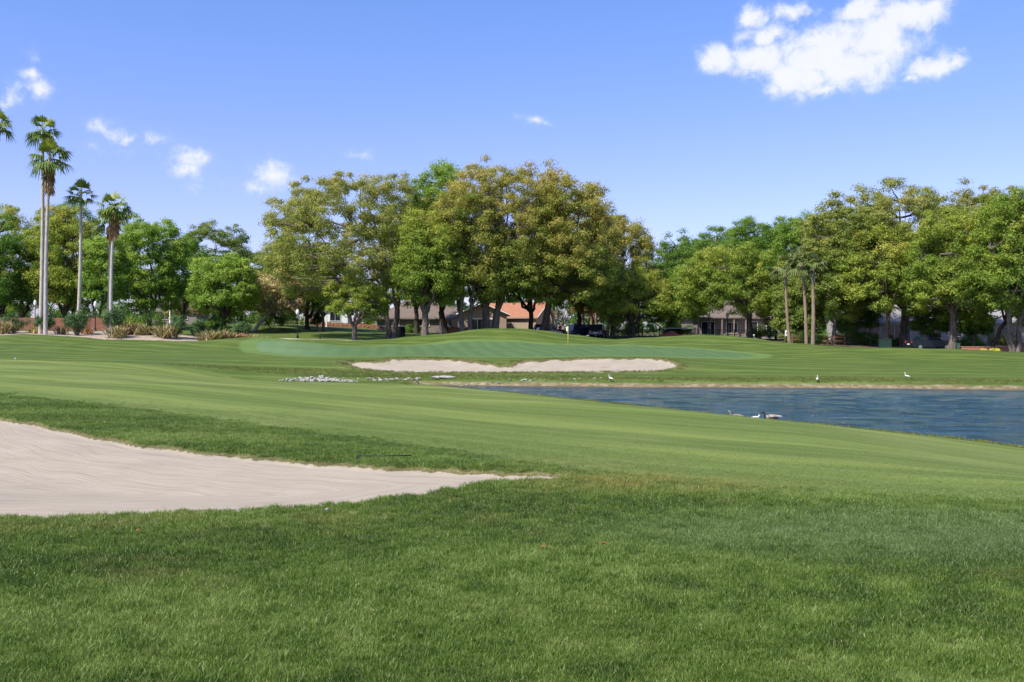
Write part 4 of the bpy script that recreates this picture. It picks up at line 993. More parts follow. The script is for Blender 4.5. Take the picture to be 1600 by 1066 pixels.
f_.box(-3.22, -2.1, 2.31, -3.11, 2.1, 2.5); f_.build('porch_frame', M_WHITE, hb)
ho = house('beige house with the bright orange tile roof', 806, 150, 10, 7, 2.7, 2.1, -.45, M_CREAM, M_TILE, over=.45, wins=[(-.8, .0, 1.0, 2.05, -1, True, 1), (-3.0, .9, 1.0, 1.1)])
m_ = MB(); m_.box(5.003, -1.1, .2, 5.06, .1, 2.1); m_.build('side_window', M_GLASS, ho)
hs = house('shaded taupe house with porch columns under the arching oak', 1145, 142, 13.5, 9, 2.9, 2.3, 0, M_TAUPE, M_ROOFB, hip=True, wins=[(-4.6, .1, 1.8, 2.1, -1, True, 2), (-1.2, .6, 1.5, 1.5), (1.6, .2, 1.7, 2.0, -1, True, 2), (4.6, .7, 1.6, 1.4)])
for k in range(5):
    c = MB(); c.lathe([(.16, 0), (.16, .1), (.11, .15), (.10, 2.5), (.15, 2.6), (.15, 2.7)], 10, (-6.2+k*1.7, -5.6, 0)); c.build('porch_column', M_TAUPE, hs)
MB().box(-6.6, -5.8, 2.7, .9, -4.52, 2.9).build('porch_beam', M_TAUPE, hs)
hr = house('grey house with the wide grey shingle roof behind the right grove', 1400, 128, 15, 10, 2.7, 3.4, .04, M_GREYW, M_ROOFG, wins=[(-5.2, .8, 1.6, 1.4), (-1.8, .1, 2.8, 2.2, -1, True, 4), (2.2, .1, 2.8, 2.2, -1, True, 4), (5.6, .8, 1.4, 1.4)])
c = MB(); c.box(5.0, -2.2, 3.8, 6.0, -1.2, 6.4).box(4.95, -2.25, 6.4, 6.05, -1.15, 6.55).build('chimney', M_BRICK, hr)
hr2 = house('second grey house with a gable roof left of the post-like trunk', 1470, 134, 9, 9, 2.8, 3.6, -.1, M_GREYW, M_ROOFG, wins=[(-2.4, .8, 1.6, 1.4), (1.5, .8, 1.6, 1.4)])
house('grey gabled house at the far right behind the leaning black trunk', 1562, 140, 8, 8, 2.8, 2.4, .2, M_CREAM, M_ROOFG, wins=[(-2, .8, 1.4, 1.3), (1.8, .8, 1.4, 1.3)])

# ------------------------------------------------------------------ fences
def fence(label, p0, p1, h, mats, post_every=2.0, style='bars', name='fence', group=None, base_dz=0):
    a = G(*p0); b = G(*p1); L = math.hypot(b.x-a.x, b.y-a.y); n = max(1, round(L/post_every)); root = empty(name, a, math.atan2(b.y-a.y, b.x-a.x), label, 'fence', group)
    dz = b.z-a.z
    for k in range(n+1):
        x = L*k/n; z = dz*k/n; MB().box(x-.05, -.05, z-.3, x+.05, .05, z+h+.06).build('post', mats, root)
    pb = MB()
    for k in range(n):
        x0 = L*k/n+.05; x1 = L*(k+1)/n-.05; z0 = dz*(k+.5)/n
        if style == 'bars':
            pb.box(x0, -.02, z0+h-.06, x1, .02, z0+h); pb.box(x0, -.02, z0+.10, x1, .02, z0+.16)
            m = int((x1-x0)/.14)
            for j in range(m): xx = x0+(j+.5)*(x1-x0)/m; pb.box(xx-.012, -.012, z0+.16, xx+.012, .012, z0+h-.06)
        elif style == 'rails':
            for t_ in (.45, .85): pb.box(x0, -.03, z0+h*t_, x1, .03, z0+h*t_+.10)
        else:
            m = max(1, int((x1-x0)/.16))
            for j in range(m): xx = x0+j*(x1-x0)/m; pb.box(xx+.004, -.015+.004*(j % 2), z0, xx+(x1-x0)/m-.004, .015+.004*(j % 2), z0+h-.03*(j % 3))
    pb.build('rail_panel' if style != 'boards' else 'board_panel', mats, root)
    return root
fence('black bar fence between the parked cars and the lamps', (938, 131), (1003, 131), 1.15, M_FENCEB, 2.2)
fence('black bar fence in the dark under the low oaks', (1004, 130), (1040, 130), 1.1, M_BLACK, 2.0)
fence('black bar fence in front of the shaded house', (1075, 130), (1172, 130), 1.15, M_BLACK, 2.2)
fence('reddish rail fence behind the sabal palm trunks', (1238, 106), (1320, 108), .95, M_WOOD, 2.0, 'rails')
fence('red board fence behind the feet of the palms', (8, 113), (206, 113), 1.5, M_WOOD, 2.4, 'boards')
fence('red-brown board fence left of the white house', (478, 168), (494, 168), 1.6, M_WOOD, 2.2, 'boards', base_dz=0)
fence('low red-brown board fence in front of the white house', (496, 158), (612, 158), .75, M_WOOD, 2.2, 'boards')
fence('red board fence behind the thick trunks', (700, 128), (730, 128), 1.2, M_WOOD, 2.2, 'boards')
def wall_run(name, label, p0, p1, h, t_, mat, cat='wall'):
    a = G(*p0); b = G(*p1); L = math.hypot(b.x-a.x, b.y-a.y); m = MB(); m.box(0, -t_/2, -.3, L, t_/2, h).box(-.04, -t_/2-.04, h, L+.04, t_/2+.04, h+.07)
    o = m.build(name, mat); o.location = a; o.rotation_euler = (0, 0, math.atan2(b.y-a.y, b.x-a.x)); return tag(o, label, cat)
wall_run('brick_wall', 'low brick wall behind the yellow shrubs', (1502, 98), (1640, 96), .55, .3, M_BRICK)
wall_run('low_wall', 'long low white wall left of the flag', (860, 134), (897, 134), .45, .25, M_WHITE)

def clip_hedge(label, p0, p1, h, w, mat, seed):
    r = np.random.default_rng(seed); a = G(*p0); b = G(*p1); n = int((b-a).length/.7); t_ = (np.arange(n)+.5)/n
    C = np.stack([(b.x-a.x)*t_, (b.y-a.y)*t_, (b.z-a.z)*t_+h*.5], 1); C = np.concatenate([C, C+[0, 0, h*.25]])
    V, Q, T = leaves_np(C, np.full(len(C), h*.45), 90, .11, r, r.uniform(.2, .8, len(C)), 1.)
    return tag(link('hedge', np_mesh('hedge', V, [Q], mat, False, dict(tint=T)), loc=a), label, 'hedge')
clip_hedge('low clipped hedge at the top of the lawn left of the lamp post', (325, 148), (486, 152), .8, .6, L_OLIVE, 1)
clip_hedge('reddish low hedge at the top of the lawn behind the lamp post', (440, 156), (600, 156), .6, .6, L_FLAXR, 2)
clip_hedge('low clipped hedge right of the parked cars', (935, 126), (1046, 126), .35, .6, L_LIME, 3)

# ------------------------------------------------------------------ lamps, poles, signs
def lamp(label, px, Y, h, seed=0, s=.8):
    g = G(px, Y); root = empty('street_lamp', g, 0, label, 'lamp post', 'acorn globe lamp posts')
    MB().lathe([(.13, -.2), (.13, .25), (.09, .35), (.055, .5), (.05, 1.4), (.04, h-.75), (.06, h-.72), (.09, h-.66)], 10).build('post', M_BLACK, root, True)
    MB().lathe([(.10, h-.66), (.19*s, h-.50), (.23*s, h-.34), (.20*s, h-.16), (.10, h-.04), (.03, h+.03)], 14).build('globe', M_GLOBE, root, True)
    MB().lathe([(.05, h+.02), (.03, h+.06), (.015, h+.14)], 8).build('finial', M_BLACK, root, True)
    return root
lamp('white-globed lamp post alone on the left lawn', 465, 112, 3.35, s=.95)
lamp('lamp post between the two tallest palms and the left edge', 55, 109, 3.5)
lamp('lamp post in front of the dark thin twin trunks', 149, 106, 3.3)
lamp('lamp post above the left part of the bar fence', 988, 134, 3.5)
lamp('lamp post at the right end of the bar fence', 997.5, 128, 2.7)
lamp('lamp post beside the red car', 1041, 126, 2.75)
lamp('left lamp post in front of the shaded house', 1107.5, 127, 3.4, s=.95)
lamp('right lamp post in front of the shaded house', 1136.5, 127, 3.4, s=.95)
def twin():
    g = G(500, 109.5); r_ = empty('garden_post', g, 0, 'short black post with two small heads on the left lawn', 'post')
    MB().lathe([(.07, -.1), (.07, .3), (.04, .4), (.035, 1.1)], 8).build('post', M_BLACK, r_, True)
    for s in (-1, 1): MB().lathe([(.03, 1.0), (.07, 1.12), (.07, 1.28), (.03, 1.34)], 8, (s*.12, 0, 0)).tube([(0, 0, .98), (s*.12, 0, 1.02)], .02, 6).build('lamp_head', M_BLACK, r_, True)
twin()
def pole(label, px, Y, h, r, mat, name='utility_pole', cat='pole'):
    o = MB().lathe([(r*1.3, -.2), (r*1.3, .12), (r, .15), (r*.9, h), (r*.95, h+.02), (r*.4, h+.08)], 10).build(name, mat, None, True); o.location = G(px, Y); return tag(o, label, cat)
pole('white post standing above the flax clumps', 265.5, 140, 3.6, .10, M_WHITE)
pole('slim white pole behind the twin dark trunks', 688, 130, 5.2, .07, M_WHITE)
pole('white post in front of the white house', 510, 150, 2.4, .10, M_WHITE)
o_ = MB(); o_.lathe([(.25, -.2), (.27, 0), (.25, .35), (.25, 1.0), (.27, 1.05), (.1, 1.15)], 12).build('trash_bin', M_BLACK, None, True)
_o = bpy.data.objects['trash_bin']; _o.location = G(628, 119); tag(_o, 'black round bin in the shade right of the forked oak', 'bin')
_o.scale = (1.6, 1.6, 1.25)
_o = MB().box(-.13, -.12, 0, .13, .12, .9).box(-.16, -.15, .9, .16, .15, .98).build('utility_box', mat_simple('green_box', (.06,.11,.08), .6)); _o.location = G(1497.5, 97); tag(_o, 'small green utility box right of the post-like trunk', 'utility box')
_o = MB().box(-.55, -.35, 0, .55, .35, .95).box(-.58, -.38, .95, .58, .38, 1.05).build('utility_box', mat_simple('dark_green_box', (.02,.045,.035), .6)); _o.location = G(1383, 101); tag(_o, 'dark green utility cabinet at the foot of the twisted pale trunk', 'utility box')
# white sign
g = G(1229, 101.5); r_ = empty('sign', g, 0, 'small white sign with a dark mark left of the sabal palms', 'sign')
MB().box(-.17, -.02, .75, .17, .02, 1.35).build('panel', M_WHITE, r_, bevel=.008)
MB().box(-.02, -.03, -.1, .02, .01, .75).build('post', M_BLACK, r_)
MB().box(-.05, -.034, .95, .09, -.022, 1.09).build('marking', M_BLACK, r_)
# small sign behind
g = G(908, 136); r_ = empty('sign', g, 0, 'white horizontal sign board above the dark parked cars', 'sign')
MB().box(-1.0, -.03, 2.0, .75, .03, 2.18).build('panel', M_WHITE, r_); MB().box(.0, -.04, -.1, .08, .04, 2.0).build('post', M_BLACK, r_)
g = G(908, 134.5); r_ = empty('sign', g, 0, 'square white notice board under the horizontal sign', 'sign')
MB().box(-.2, -.03, .95, .45, .03, 1.75).build('panel', M_WHITE, r_); MB().box(.1, -.02, -.1, .16, .02, .95).build('post', M_BLACK, r_)
# flag stick
g = G(887.5, 84); r_ = empty('flagstick', g, 0, 'yellow flagstick with a small white flag on the putting green', 'flagstick')
MB().tube([(0, 0, -.1), (0, 0, 2.1)], .022, 8).build('pole', M_YELP, r_, True)
fm = MB(); n = 7; V = []; 
for i in range(n):
    x = -.02-.09*i/(n-1)*1.5; y = .035*math.sin(i*1.4)
    V += [(x, y, 2.08-.02*i), (x, y, 1.60+.01*i), (x-.002, y+.008, 2.08-.02*i), (x-.002, y+.008, 1.60+.01*i)]
Fq = []
for i in range(n-1): a = 4*i; Fq += [(a, a+1, a+5, a+4), (a+2, a+6, a+7, a+3), (a, a+4, a+6, a+2), (a+1, a+3, a+7, a+5)]
Fq += [(0, 2, 3, 1), (4*n-4, 4*n-3, 4*n-1, 4*n-2)]
fm.add(V, Fq).build('flag', M_WHITE, r_)
# ------------------------------------------------------------------ cars
def car(label, px, Y, rz, mat, suv=True, name='parked_car', L=4.6, group='cars parked beyond the green', dz=0):
    g = G(px, Y); g.z += dz; root = empty(name, g, rz, label, 'car', group); W = .9; h = 1.72 if suv else 1.42
    a = L/2
    prof = [(-a, .45), (-a+.05, .30), (a-.05, .30), (a, .45), (a-.02, .78), (a-.25, .92), (a-1.15, 1.02), (-a+.1, 1.02), (-a+.02, .8)]
    b = MB(); b.prism(prof, -W, W); b.build('body', mat, root, bevel=.05)
    rb = -a+.12 if suv else -a+.85
    cab = [(rb, 1.01), (a-1.2, 1.01), (a-1.95, h), (rb+.25, h)]
    n = len(cab); Wt = W-.16; v = []
    for x, z in cab: v.append((x, -(W-.03 if z < 1.1 else Wt), z))
    for x, z in cab: v.append((x, (W-.03 if z < 1.1 else Wt), z))
    cb = MB(); cb.add(v, [(0,1,2,3), (7,6,5,4), (0,4,5,1), (1,5,6,2), (2,6,7,3), (3,7,4,0)]); cb.build('cabin', mat, root, bevel=.03)
    for s in (-1, 1):
        yb = s*(W-.03); yt = s*Wt; gm = MB(); e = .012*s
        def lerp(z): return (yb+(yt-yb)*(z-1.01)/(h-1.01))+e
        z0, z1 = 1.08, h-.10
        for x0, x1, x2, x3 in ((rb+.16, (rb+a-1.5)/2-.05, (rb+a-1.5)/2-.05, rb+.30), ((rb+a-1.5)/2+.05, a-1.40, a-2.0, (rb+a-1.5)/2+.05)):
            gm.add([(x0, lerp(z0), z0), (x1, lerp(z0), z0), (x2, lerp(z1), z1), (x3, lerp(z1), z1), (x0, lerp(z0)-.02*s, z0), (x1, lerp(z0)-.02*s, z0), (x2, lerp(z1)-.02*s, z1), (x3, lerp(z1)-.02*s, z1)], [(0,1,2,3), (7,6,5,4), (0,4,5,1), (1,5,6,2), (2,6,7,3), (3,7,4,0)])
        gm.build('side_window', M_GLASS, root)
        for x in (-a+.85, a-.85):
            w = MB(); w.tube([(x, s*(W-.16), .33), (x, s*(W+.01), .33)], .33, 16).build('wheel', M_TIRE, root, False)
            wo = root.children[-1]; MB().tube([(x, s*(W+.0), .33), (x, s*(W+.02), .33)], .2, 12).build('rim', M_RIM, wo)
        MB().box(a-.12, s*.62-.16, .66, a+.01, s*.62+.16, .80).build('headlight', M_GLOBE, root)
        MB().box(-a-.01, s*.70-.12, .72, -a+.1, s*.70+.12, .95).build('taillight', M_RED, root)
    x0, x1 = a-1.17, a-1.90
    MB().add([(x0, -.75, 1.06), (x0, .75, 1.06), (x1, .62, h-.06), (x1, -.62, h-.06), (x0-.05, -.75, 1.06), (x0-.05, .75, 1.06), (x1-.05, .62, h-.06), (x1-.05, -.62, h-.06)], [(0,1,2,3), (7,6,5,4), (0,4,5,1), (1,5,6,2), (2,6,7,3), (3,7,4,0)]).build('windscreen', M_GLASS, root)
    MB().box(-a-.012, -.26, .55, -a+.02, .26, .68).build('number_plate', M_WHITE, root)
    return root
car('dark navy car parked left of the bar fence, partly behind the mound', 915, 127, .35, M_NAVY)
car('black car parked with its end toward the camera by the bar fence', 934, 125.5, 1.35, M_CARBLK)
car('black car in the shade left of the bare pale trees', 858, 134, .1, M_CARBLK)
car('silver car parked in front of the black shaded car', 853, 128, .2, M_SILV, suv=False, L=4.2, dz=-.1)
car('bright red car parked behind the right mound', 1052, 122, .05, M_REDCAR, suv=False, L=3.4, dz=-.45)
car('dark teal car in the shade between the thick trunk and the post-like trunk', 1452, 101, .05, M_CARTEAL, suv=False, L=4.5)
# canopy over the red car
g = G(1058, 124); r_ = empty('car_shelter', g, 0, 'flat grey-green shelter roof over the red car', 'shelter')
MB().box(-2.2, -1.5, 1.25, 2.2, 1.5, 1.38).build('roof', mat_simple('green_grey_metal', (.16,.22,.19), .5), r_)
for x in (-2.05, 2.05):
    for y in (-1.4, 1.4): MB().box(x-.05, y-.05, -.2, x+.05, y+.05, 1.25).build('post', M_BLACK, r_)

# ------------------------------------------------------------------ person in red near the wall
def skin_body(name, verts, edges, rads, mat, parent=None, root=0, sub=2):
    me = bpy.data.meshes.new(name); me.from_pydata(verts, edges, []); me.update()
    o = link(name, me, parent)
    md = o.modifiers.new('skin', 'SKIN'); sv = me.skin_vertices[0].data
    for i, r in enumerate(rads): sv[i].radius = (r, r) if not hasattr(r, '__len__') else r
    sv[root].use_root = True
    o.modifiers.new('sub', 'SUBSURF').levels = sub; o.modifiers['sub'].render_levels = sub
    me.materials.append(mat); return o
def person():
    g = G(875, 131.5); r_ = empty('person', g, .3, 'person in red top and trousers standing by the low white wall', 'person')
    v = [(0,0,.95),(0,0,1.15),(0,0,1.38),(0,0,1.50),(0,-.02,1.62),(0,-.03,1.74),
         (.10,0,.88),(.12,.0,.48),(.13,.03,.09),(.14,-.12,.03),(-.10,0,.88),(-.12,-.05,.48),(-.13,.02,.09),(-.14,-.13,.03),
         (.19,0,1.40),(.25,.03,1.12),(.24,-.08,.90),(.24,-.12,.82),(-.19,0,1.40),(-.25,.03,1.12),(-.24,-.1,.90),(-.24,-.14,.82)]
    e = [(0,1),(1,2),(2,3),(3,4),(4,5),(0,6),(6,7),(7,8),(8,9),(0,10),(10,11),(11,12),(12,13),(2,14),(14,15),(15,16),(16,17),(2,18),(18,19),(19,20),(20,21)]
    rr = [(.15,.11),(.14,.10),(.17,.11),.06,.095,.085,.09,.062,.045,.04,.09,.062,.045,.04,.065,.046,.036,.034,.065,.046,.036,.034]
    m, t, b = new_mat('red_clothes_and_skin'); z = t.node('ShaderNodeSeparateXYZ'); t.put(z.inputs[0], t.obj())
    c = t.mix(t.ss(z.outputs['Z'], 1.50, 1.52), (.45,.04,.04,1), (.42,.24,.17,1)); t.put(b.inputs['Base Color'], c); b.inputs['Roughness'].default_value = .8
    skin_body('body', v, e, rr, m, r_)
    MB().lathe([(.03, 1.80), (.10, 1.77), (.112, 1.70), (.10, 1.64)], 12, (0, .01, 0)).build('hair', M_TIRE, r_, True)
person()

# ------------------------------------------------------------------ birds
def bird_mat(name, fn):
    m, t, b = new_mat(name); s = t.node('ShaderNodeSeparateXYZ'); t.put(s.inputs[0], t.obj()); t.put(b.inputs['Base Color'], fn(t, s.outputs)); b.inputs['Roughness'].default_value = .8; return m
GOOSE = bird_mat('goose_feathers', lambda t, s: t.mix(t.ss(s['X'], .17, .20), t.mix(t.ss(s['X'], -.26, -.30), t.mix(t.ss(t.noise(t.obj(), 22, 3), .4, .6), (.16,.12,.09,1), (.36,.30,.24,1)), (.75,.74,.70,1)), (.02,.018,.016,1)))
DUCK_D = bird_mat('dark_duck_feathers', lambda t, s: t.mix(t.ss(s['Z'], .10, .13), (.025,.018,.014,1), t.ramp(t.noise(t.obj(), 20, 3), [(.35, (.16,.13,.10)), (.65, (.34,.30,.25))])))
WHITEF = bird_mat('white_feathers', lambda t, s: t.ramp(t.noise(t.obj(), 12, 3), [(.3, (.66,.65,.62)), (.7, (.82,.81,.78))]))
BILL = mat_simple('bill_horn', (.45,.22,.04), .5); BILLK = mat_simple('black_bill', (.02,.02,.02), .4)
def swimmer(label, x, y, z, rz, mat, bill, s=1., neck=.28, name='duck', group=None, fold=False):
    root = empty(name, (x, y, z), rz, label, name.replace('_', ' '), group); root.scale = (s, s, s)
    hx = .27
    sp = [(-.42,0,.15),(-.34,0,.125),(-.22,0,.10),(-.05,0,.08),(.10,0,.09),(.19,0,.13),(.22,0,.19),(hx-.03,0,.14+neck*.75),(hx-.01,0,.15+neck),(hx+.04,0,.165+neck),(hx+.09,0,.155+neck)]
    rd = [(.02,.012),(.06,.04),(.12,.10),(.155,.12),(.14,.11),(.085,.08),(.045,.045),(.032,.032),(.045,.048),(.042,.042),(.018,.02)]
    MB().tube(sp, rd, 12).build('body', mat, root, True)
    MB().tube([(hx+.08,0,.155+neck),(hx+.12,0,.145+neck),(hx+.155,0,.135+neck)], [(.018,.018),(.02,.012),(.012,.006)], 8).build('bill', bill, root, True)
    for q in (-1, 1):
        MB().tube([(.10,q*.125,.13),(-.05,q*.15,.15),(-.22,q*.115,.15),(-.38,q*.04,.17)], [(.03,.05),(.03,.085),(.025,.06),(.008,.012)], 8).build('wing', mat, root, True)
    return root
def wpx(px, py): X, Y = w0(px, py, 0); return X, Y
x, y = wpx(1153.5, 655.6); swimmer('dark brown duck resting at the near water edge, leftmost of the three', x, y+.45, -.02, 2.9, DUCK_D, BILLK, .85, .18)
x, y = wpx(1184.5, 656.5); swimmer('plump white duck between the dark duck and the goose', x, y+.35, -.02, .5, WHITEF, BILL, .62, .10, 'duck')
x, y = wpx(1209, 657); swimmer('grey-brown goose with black neck and white rump on the water', x, y+.4, -.03, 2.95, GOOSE, BILLK, 1.0, .14, 'goose')
x, y = wpx(645, 605.2); swimmer('black and white duck at the left tip of the lake, left of a pair', x-.1, y+.3, .0, .4, DUCK_D, BILLK, .85, .20, 'duck')
x, y = wpx(652, 605.6); swimmer('black and white duck at the left tip of the lake, right of a pair', x+.2, y+.4, .0, 2.8, GOOSE, BILLK, .8, .22, 'duck')
def wader(label, px, py, dist_in, rz, s=1., pose=0):
    Y = 58.
    for _ in range(400):
        X = (px-800)/F*Y; z = H(X, Y)
        if HZ+F*(CAMZ-z)/Y <= py: break
        Y += .02
    root = empty('egret', (X, Y, z), rz, label, 'egret', 'white egrets on the far shore'); root.scale = (s,)*3
    if pose == 0: sp = [(-.30,0,.30),(-.20,0,.33),(-.06,0,.36),(.08,0,.40),(.15,0,.45),(.17,0,.53),(.13,0,.60),(.15,0,.67),(.20,0,.695),(.25,0,.69)]
    else: sp = [(-.26,0,.34),(-.18,0,.35),(-.04,0,.35),(.09,0,.34),(.17,0,.33),(.24,0,.30),(.30,0,.25),(.34,0,.19),(.38,0,.15),(.42,0,.12)]
    rd = [(.015,.01),(.05,.035),(.085,.075),(.075,.065),(.045,.04),(.024,.024),(.02,.02),(.02,.02),(.028,.03),(.014,.014)]
    MB().tube(sp, rd, 10).build('body', WHITEF, root, True)
    e = sp[-1]; MB().tube([e, (e[0]+.07, 0, e[2]-.02), (e[0]+.13, 0, e[2]-.05)], [.012, .009, .004], 6).build('bill', BILL, root, True)
    for q in (-1, 1):
        MB().tube([(.02, q*.03, .30), (.0, q*.035, .16), (.02, q*.04, .01), (.07, q*.045, .005)], [.014, .008, .008, .005], 6).build('leg', BILLK, root, True)
        MB().tube([(.08, q*.06, .40), (-.05, q*.08, .36), (-.22, q*.05, .32), (-.32, q*.02, .28)], [(.02,.035),(.02,.06),(.015,.04),(.004,.008)], 8).build('wing', WHITEF, root, True)
    return root
wader('white egret standing on the far shore below the big bunker end', 954, 597, 0, 2.6, .62, 0)
wader('white egret standing on the far shore, middle one of the three', 1277, 603.5, 0, 1.2, .6)
wader('white egret on the far shore nearest the right edge', 1417, 602.5, 0, 2.7, .62, 0)
# white bird/post near the right mound
_o = MB().lathe([(.05, -.05), (.05, .28), (.09, .30), (.09, .36), (.03, .40)], 10).build('marker_post', M_WHITE, None, True); _o.location = G(1178, 101); tag(_o, 'small white marker post on the right mound crest', 'marker')
_o = MB().lathe([(.03, -.05), (.03, .12), (.05, .14), (.05, .18)], 10).build('marker_post', M_WHITE, None, True); _o.location = G(24, 66); tag(_o, 'tiny white marker at the far left of the fairway', 'marker')

# ------------------------------------------------------------------ rocks
def rock_mesh(seed):
    r = np.random.default_rng(seed); import bmesh
    bm = bmesh.new(); bmesh.ops.create_icosphere(bm, subdivisions=2, radius=.5)
    ds = [Vector(r.normal(0, 1, 3)).normalized() for _ in range(9)]; cs = r.uniform(.26, .42, 9)
    for v in bm.verts:
        for d, c in zip(ds, cs):
            k = v.co.dot(d)
            if k > c: v.co -= d*(k-c)
        v.co *= 1+.05*r.normal()
    me = bpy.data.meshes.new('rock'); bm.to_mesh(me); bm.free(); me.materials.append(M_ROCK); return me
RM = [rock_mesh(s) for s in range(8)]
rr = np.random.default_rng(9)
def rock(px, Y, s, fl, label, group):
    g = G(px, Y); o = bpy.data.objects.new('rock', RM[rr.integers(8)]); COL.objects.link(o)
    o.location = (g.x, g.y, max(g.z, .0)+s*fl*.22); o.scale = (s*rr.uniform(.8, 1.3), s*rr.uniform(.8, 1.2), s*fl); o.rotation_euler = (rr.uniform(-.3, .3), rr.uniform(-.3, .3), rr.uniform(0, 6.3))
    tag(o, label, 'rock', group)
for k in range(150):
    t_ = rr.uniform(0, 1); px = 434+125*t_**.85; ytop = 61.2; rock(px, 60.2+rr.uniform(-.45, 1.0)*(.4+math.sin(t_*PI)), rr.uniform(.12, .30)*(.6+.5*math.sin(min(1, t_*1.15)*PI)), .7, 'pale grey rock of the heap between the fairway and the far bank', 'rocks of the heap at the creek end')
for k in range(34):
    px = 560+rr.uniform(0, 95); rock(px, 60.9+rr.uniform(-.1, .6), rr.uniform(.15, .38), .4, 'pale flat stone on the bank between the rock heap and the ducks', 'flat stones along the bank')
for k in range(26):
    px = 700+rr.uniform(0, 240); X, Y = w0(px, 603.6, 0); rock(px, Y+.35+rr.uniform(0, .5), rr.uniform(.10, .28), .35, 'pale stone scattered along the far waterline under the big bunker', 'stones along the far waterline')
for px in (683, 697):
    g = G(px, 61.4); o = bpy.data.objects.new('slab', RM[px % 8]); COL.objects.link(o); o.location = g+Vector((0, 0, .08)); o.scale = (1.4 if px == 697 else .9, .5, .28); tag(o, 'long pale stone slab on the far bank, '+('longer right one' if px == 697 else 'shorter left one'), 'rock')
# rake lying in the rough
X, Y = w0(600, 713, 1.85); z = H(X, Y)
r_ = empty('bunker_rake', (X, Y, z), -.03, 'dark rake lying in the rough above the near bunker', 'rake')
MB().tube([(-.30, 0, .036), (.36, .02, .044)], .007, 8).build('handle', M_RAKE, r_, True)
hd = MB().box(-.35, -.14, .015, -.325, .14, .035)
for k in range(9): hd.box(-.345, -.12+k*.03-.004, -.03, -.33, -.12+k*.03+.004, .015)
hd.build('head', M_RAKE, r_)
# stone by the bunker lip and fallen leaves
_o = bpy.data.objects.new('stone', RM[3]); COL.objects.link(_o); X, Y = w0(511, 801, 1.87); _o.location = (X, Y, H(X, Y)+.02); _o.scale = (.055, .045, .035); tag(_o, 'small tan stone on the near lip of the bunker', 'stone')
M_LEAF = mat_simple('fallen_leaf', (.42,.13,.045), .7, var=.2)
for (px, py, tl) in [(945, 862, 'rust-coloured fallen leaf in the grass right of the bunker tip'), (852, 864, 'fallen leaf in the grass left of the other one'), (218, 838, 'orange fallen leaf below the near bunker')]:
    X, Y = w0(px, py, 1.88); V = [(-.035,0,.0),(0,-.02,.006),(.04,0,.002),(0,.02,.01),(-.035,0,-.003),(0,-.02,.003),(.04,0,-.001),(0,.02,.007)]
    _o = MB().add(V, [(0,1,2,3),(7,6,5,4),(0,4,5,1),(1,5,6,2),(2,6,7,3),(3,7,4,0)]).build('leaf', M_LEAF); _o.location = (X, Y, H(X, Y)+.05); _o.rotation_euler = (.3, .2, px); tag(_o, tl, 'leaf')

# ------------------------------------------------------------------ sky, sun, camera
EL = math.radians(50); AZ = math.atan2(-.72, -.70)   # direction towards the sun (x, y)
sx, sy = -.72, -.70
sd = Vector((sx*math.cos(EL), sy*math.cos(EL), math.sin(EL))).normalized()
sun = bpy.data.lights.new('sun', 'SUN'); sun.energy = 4.8; sun.angle = math.radians(.53); sun.color = (1, .93, .80)
so = bpy.data.objects.new('sun', sun); COL.objects.link(so); so.rotation_euler = sd.to_track_quat('Z', 'Y').to_euler()
w = bpy.data.worlds.new('World'); sc.world = w; w.use_nodes = True
t = NT(w.node_tree); bg = t.n['Background']
sky = t.node('ShaderNodeTexSky', sky_type='NISHITA'); sky.sun_disc = False; sky.sun_elevation = EL; sky.sun_rotation = math.atan2(sx, sy)
sky.air_density = 1.0; sky.dust_density = .6; sky.ozone_density = 2.0; sky.altitude = 0
gen = t.node('ShaderNodeTexCoord').outputs['Generated']
sp = t.node('ShaderNodeSeparateXYZ'); t.put(sp.inputs[0], gen)
az = t.math('ARCTAN2', sp.outputs['X'], sp.outputs['Y']); el = t.math('ARCSINE', sp.outputs['Z'])
cmb = t.node('ShaderNodeCombineXYZ'); t.put(cmb.inputs[0], az); t.put(cmb.inputs[1], el)
P = cmb.outputs[0]
wn = t.node('ShaderNodeTexNoise'); t.put(wn.inputs['Vector'], P); wn.inputs['Scale'].default_value = 20; wn.inputs['Detail'].default_value = 5; wn.inputs['Roughness'].default_value = .6
wp = t.vmath('ADD', P, t.vmath('MULTIPLY', t.vmath('SUBTRACT', wn.outputs['Color'], (.5, .5, .5)), (.060, .045, 0)))
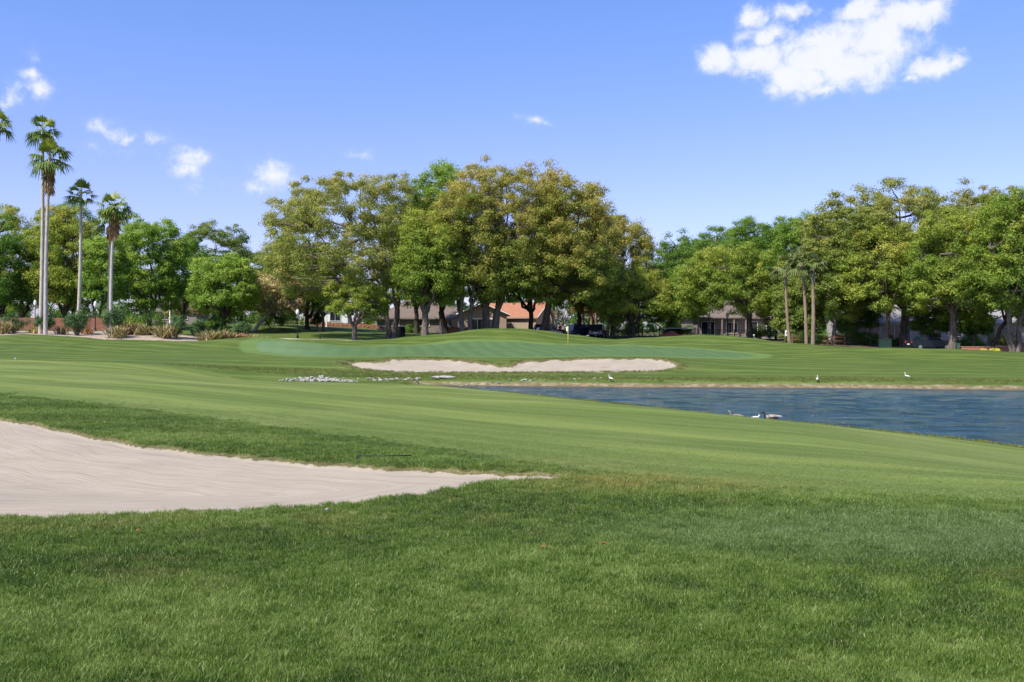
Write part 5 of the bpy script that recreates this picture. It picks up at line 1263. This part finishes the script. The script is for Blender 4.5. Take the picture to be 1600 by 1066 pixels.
LOBES = [(1190,95,75,42,1),(1245,115,60,50,1),(1290,80,95,60,1),(1330,105,80,55,1),(1375,60,75,60,1),(1420,25,80,42,1),(1175,28,32,32,.9),(1125,92,38,34,.95),(1235,20,45,26,.7),(1290,140,50,20,.7),(1210,145,38,20,.6),(1210,55,60,30,.9),(1350,20,60,30,.9),
         (1455,95,52,28,1),(1490,90,30,20,.8),(1420,115,30,14,.7),
         (428,268,44,28,.8),(395,285,38,12,.45),(300,245,40,22,.62),(290,262,34,20,.62),(165,198,28,14,.5),(185,210,22,12,.42),(245,214,34,14,.45),(60,145,34,22,.6),(45,125,22,16,.6),(8,155,18,22,.55),(835,188,32,12,.6),(45,85,20,12,.3),(555,242,26,12,.35),(300,295,16,14,.35),(200,235,60,10,.2)]
def ang(px, py):
    x = (px-800)/F; z = (HZ-py)/F; return math.atan2(x, 1), math.asin(z/math.sqrt(x*x+1+z*z))
m = None
for (px, py, rx, ry, wt) in LOBES:
    a, e = ang(px, py); a2, e2 = ang(px+rx, py-ry)
    d = t.vmath('SUBTRACT', wp, (a, e, 0)); q = t.vmath('LENGTH', t.vmath('MULTIPLY', d, (1/(a2-a), 1/(e2-e), 0)))
    v = t.math('MULTIPLY', t.math('SUBTRACT', 1.22, q), wt)
    m = v if m is None else t.math('MAXIMUM', m, v)
fb = t.noise(P, 42, 9, .66, .3); fb2 = t.noise(P, 11, 4, .6)
dn = t.math('ADD', m, t.math('MULTIPLY', t.math('SUBTRACT', fb, .5), 1.5)); dn = t.math('ADD', dn, t.math('MULTIPLY', t.math('SUBTRACT', fb2, .5), .5))
alpha = t.math('ADD', t.ss(dn, .15, .85, 0, .8), t.ss(dn, -.15, .9, 0, .2))
skyc = t.mixmul(sky.outputs[0], t.mix(t.ss(el, .11, .37), (.87, .812, 1.24, 1), (.755, .89, 1.31, 1)))
cl = t.mix(t.ss(dn, .2, 1.1), (4.7, 5.1, 5.8, 1), (5.5, 5.6, 5.8, 1))
fin = t.mix(t.math('MULTIPLY', alpha, .97), skyc, cl)
t.put(bg.inputs['Color'], fin); bg.inputs['Strength'].default_value = .126

cam = bpy.data.cameras.new('camera'); co = bpy.data.objects.new('camera', cam); COL.objects.link(co)
co.location = (0, 0, CAMZ); co.rotation_euler = (PI/2, 0, 0)
cam.sensor_width = 36; cam.lens = 36*F/1600; cam.shift_y = -(533-HZ)/1600; cam.clip_start = .1; cam.clip_end = 4000
sc.camera = co
sc.view_settings.view_transform = 'Standard'; sc.view_settings.look = 'None'; sc.view_settings.exposure = .45; sc.view_settings.gamma = 1
sc.cycles.max_bounces = 6; sc.cycles.diffuse_bounces = 4; sc.cycles.transmission_bounces = 3
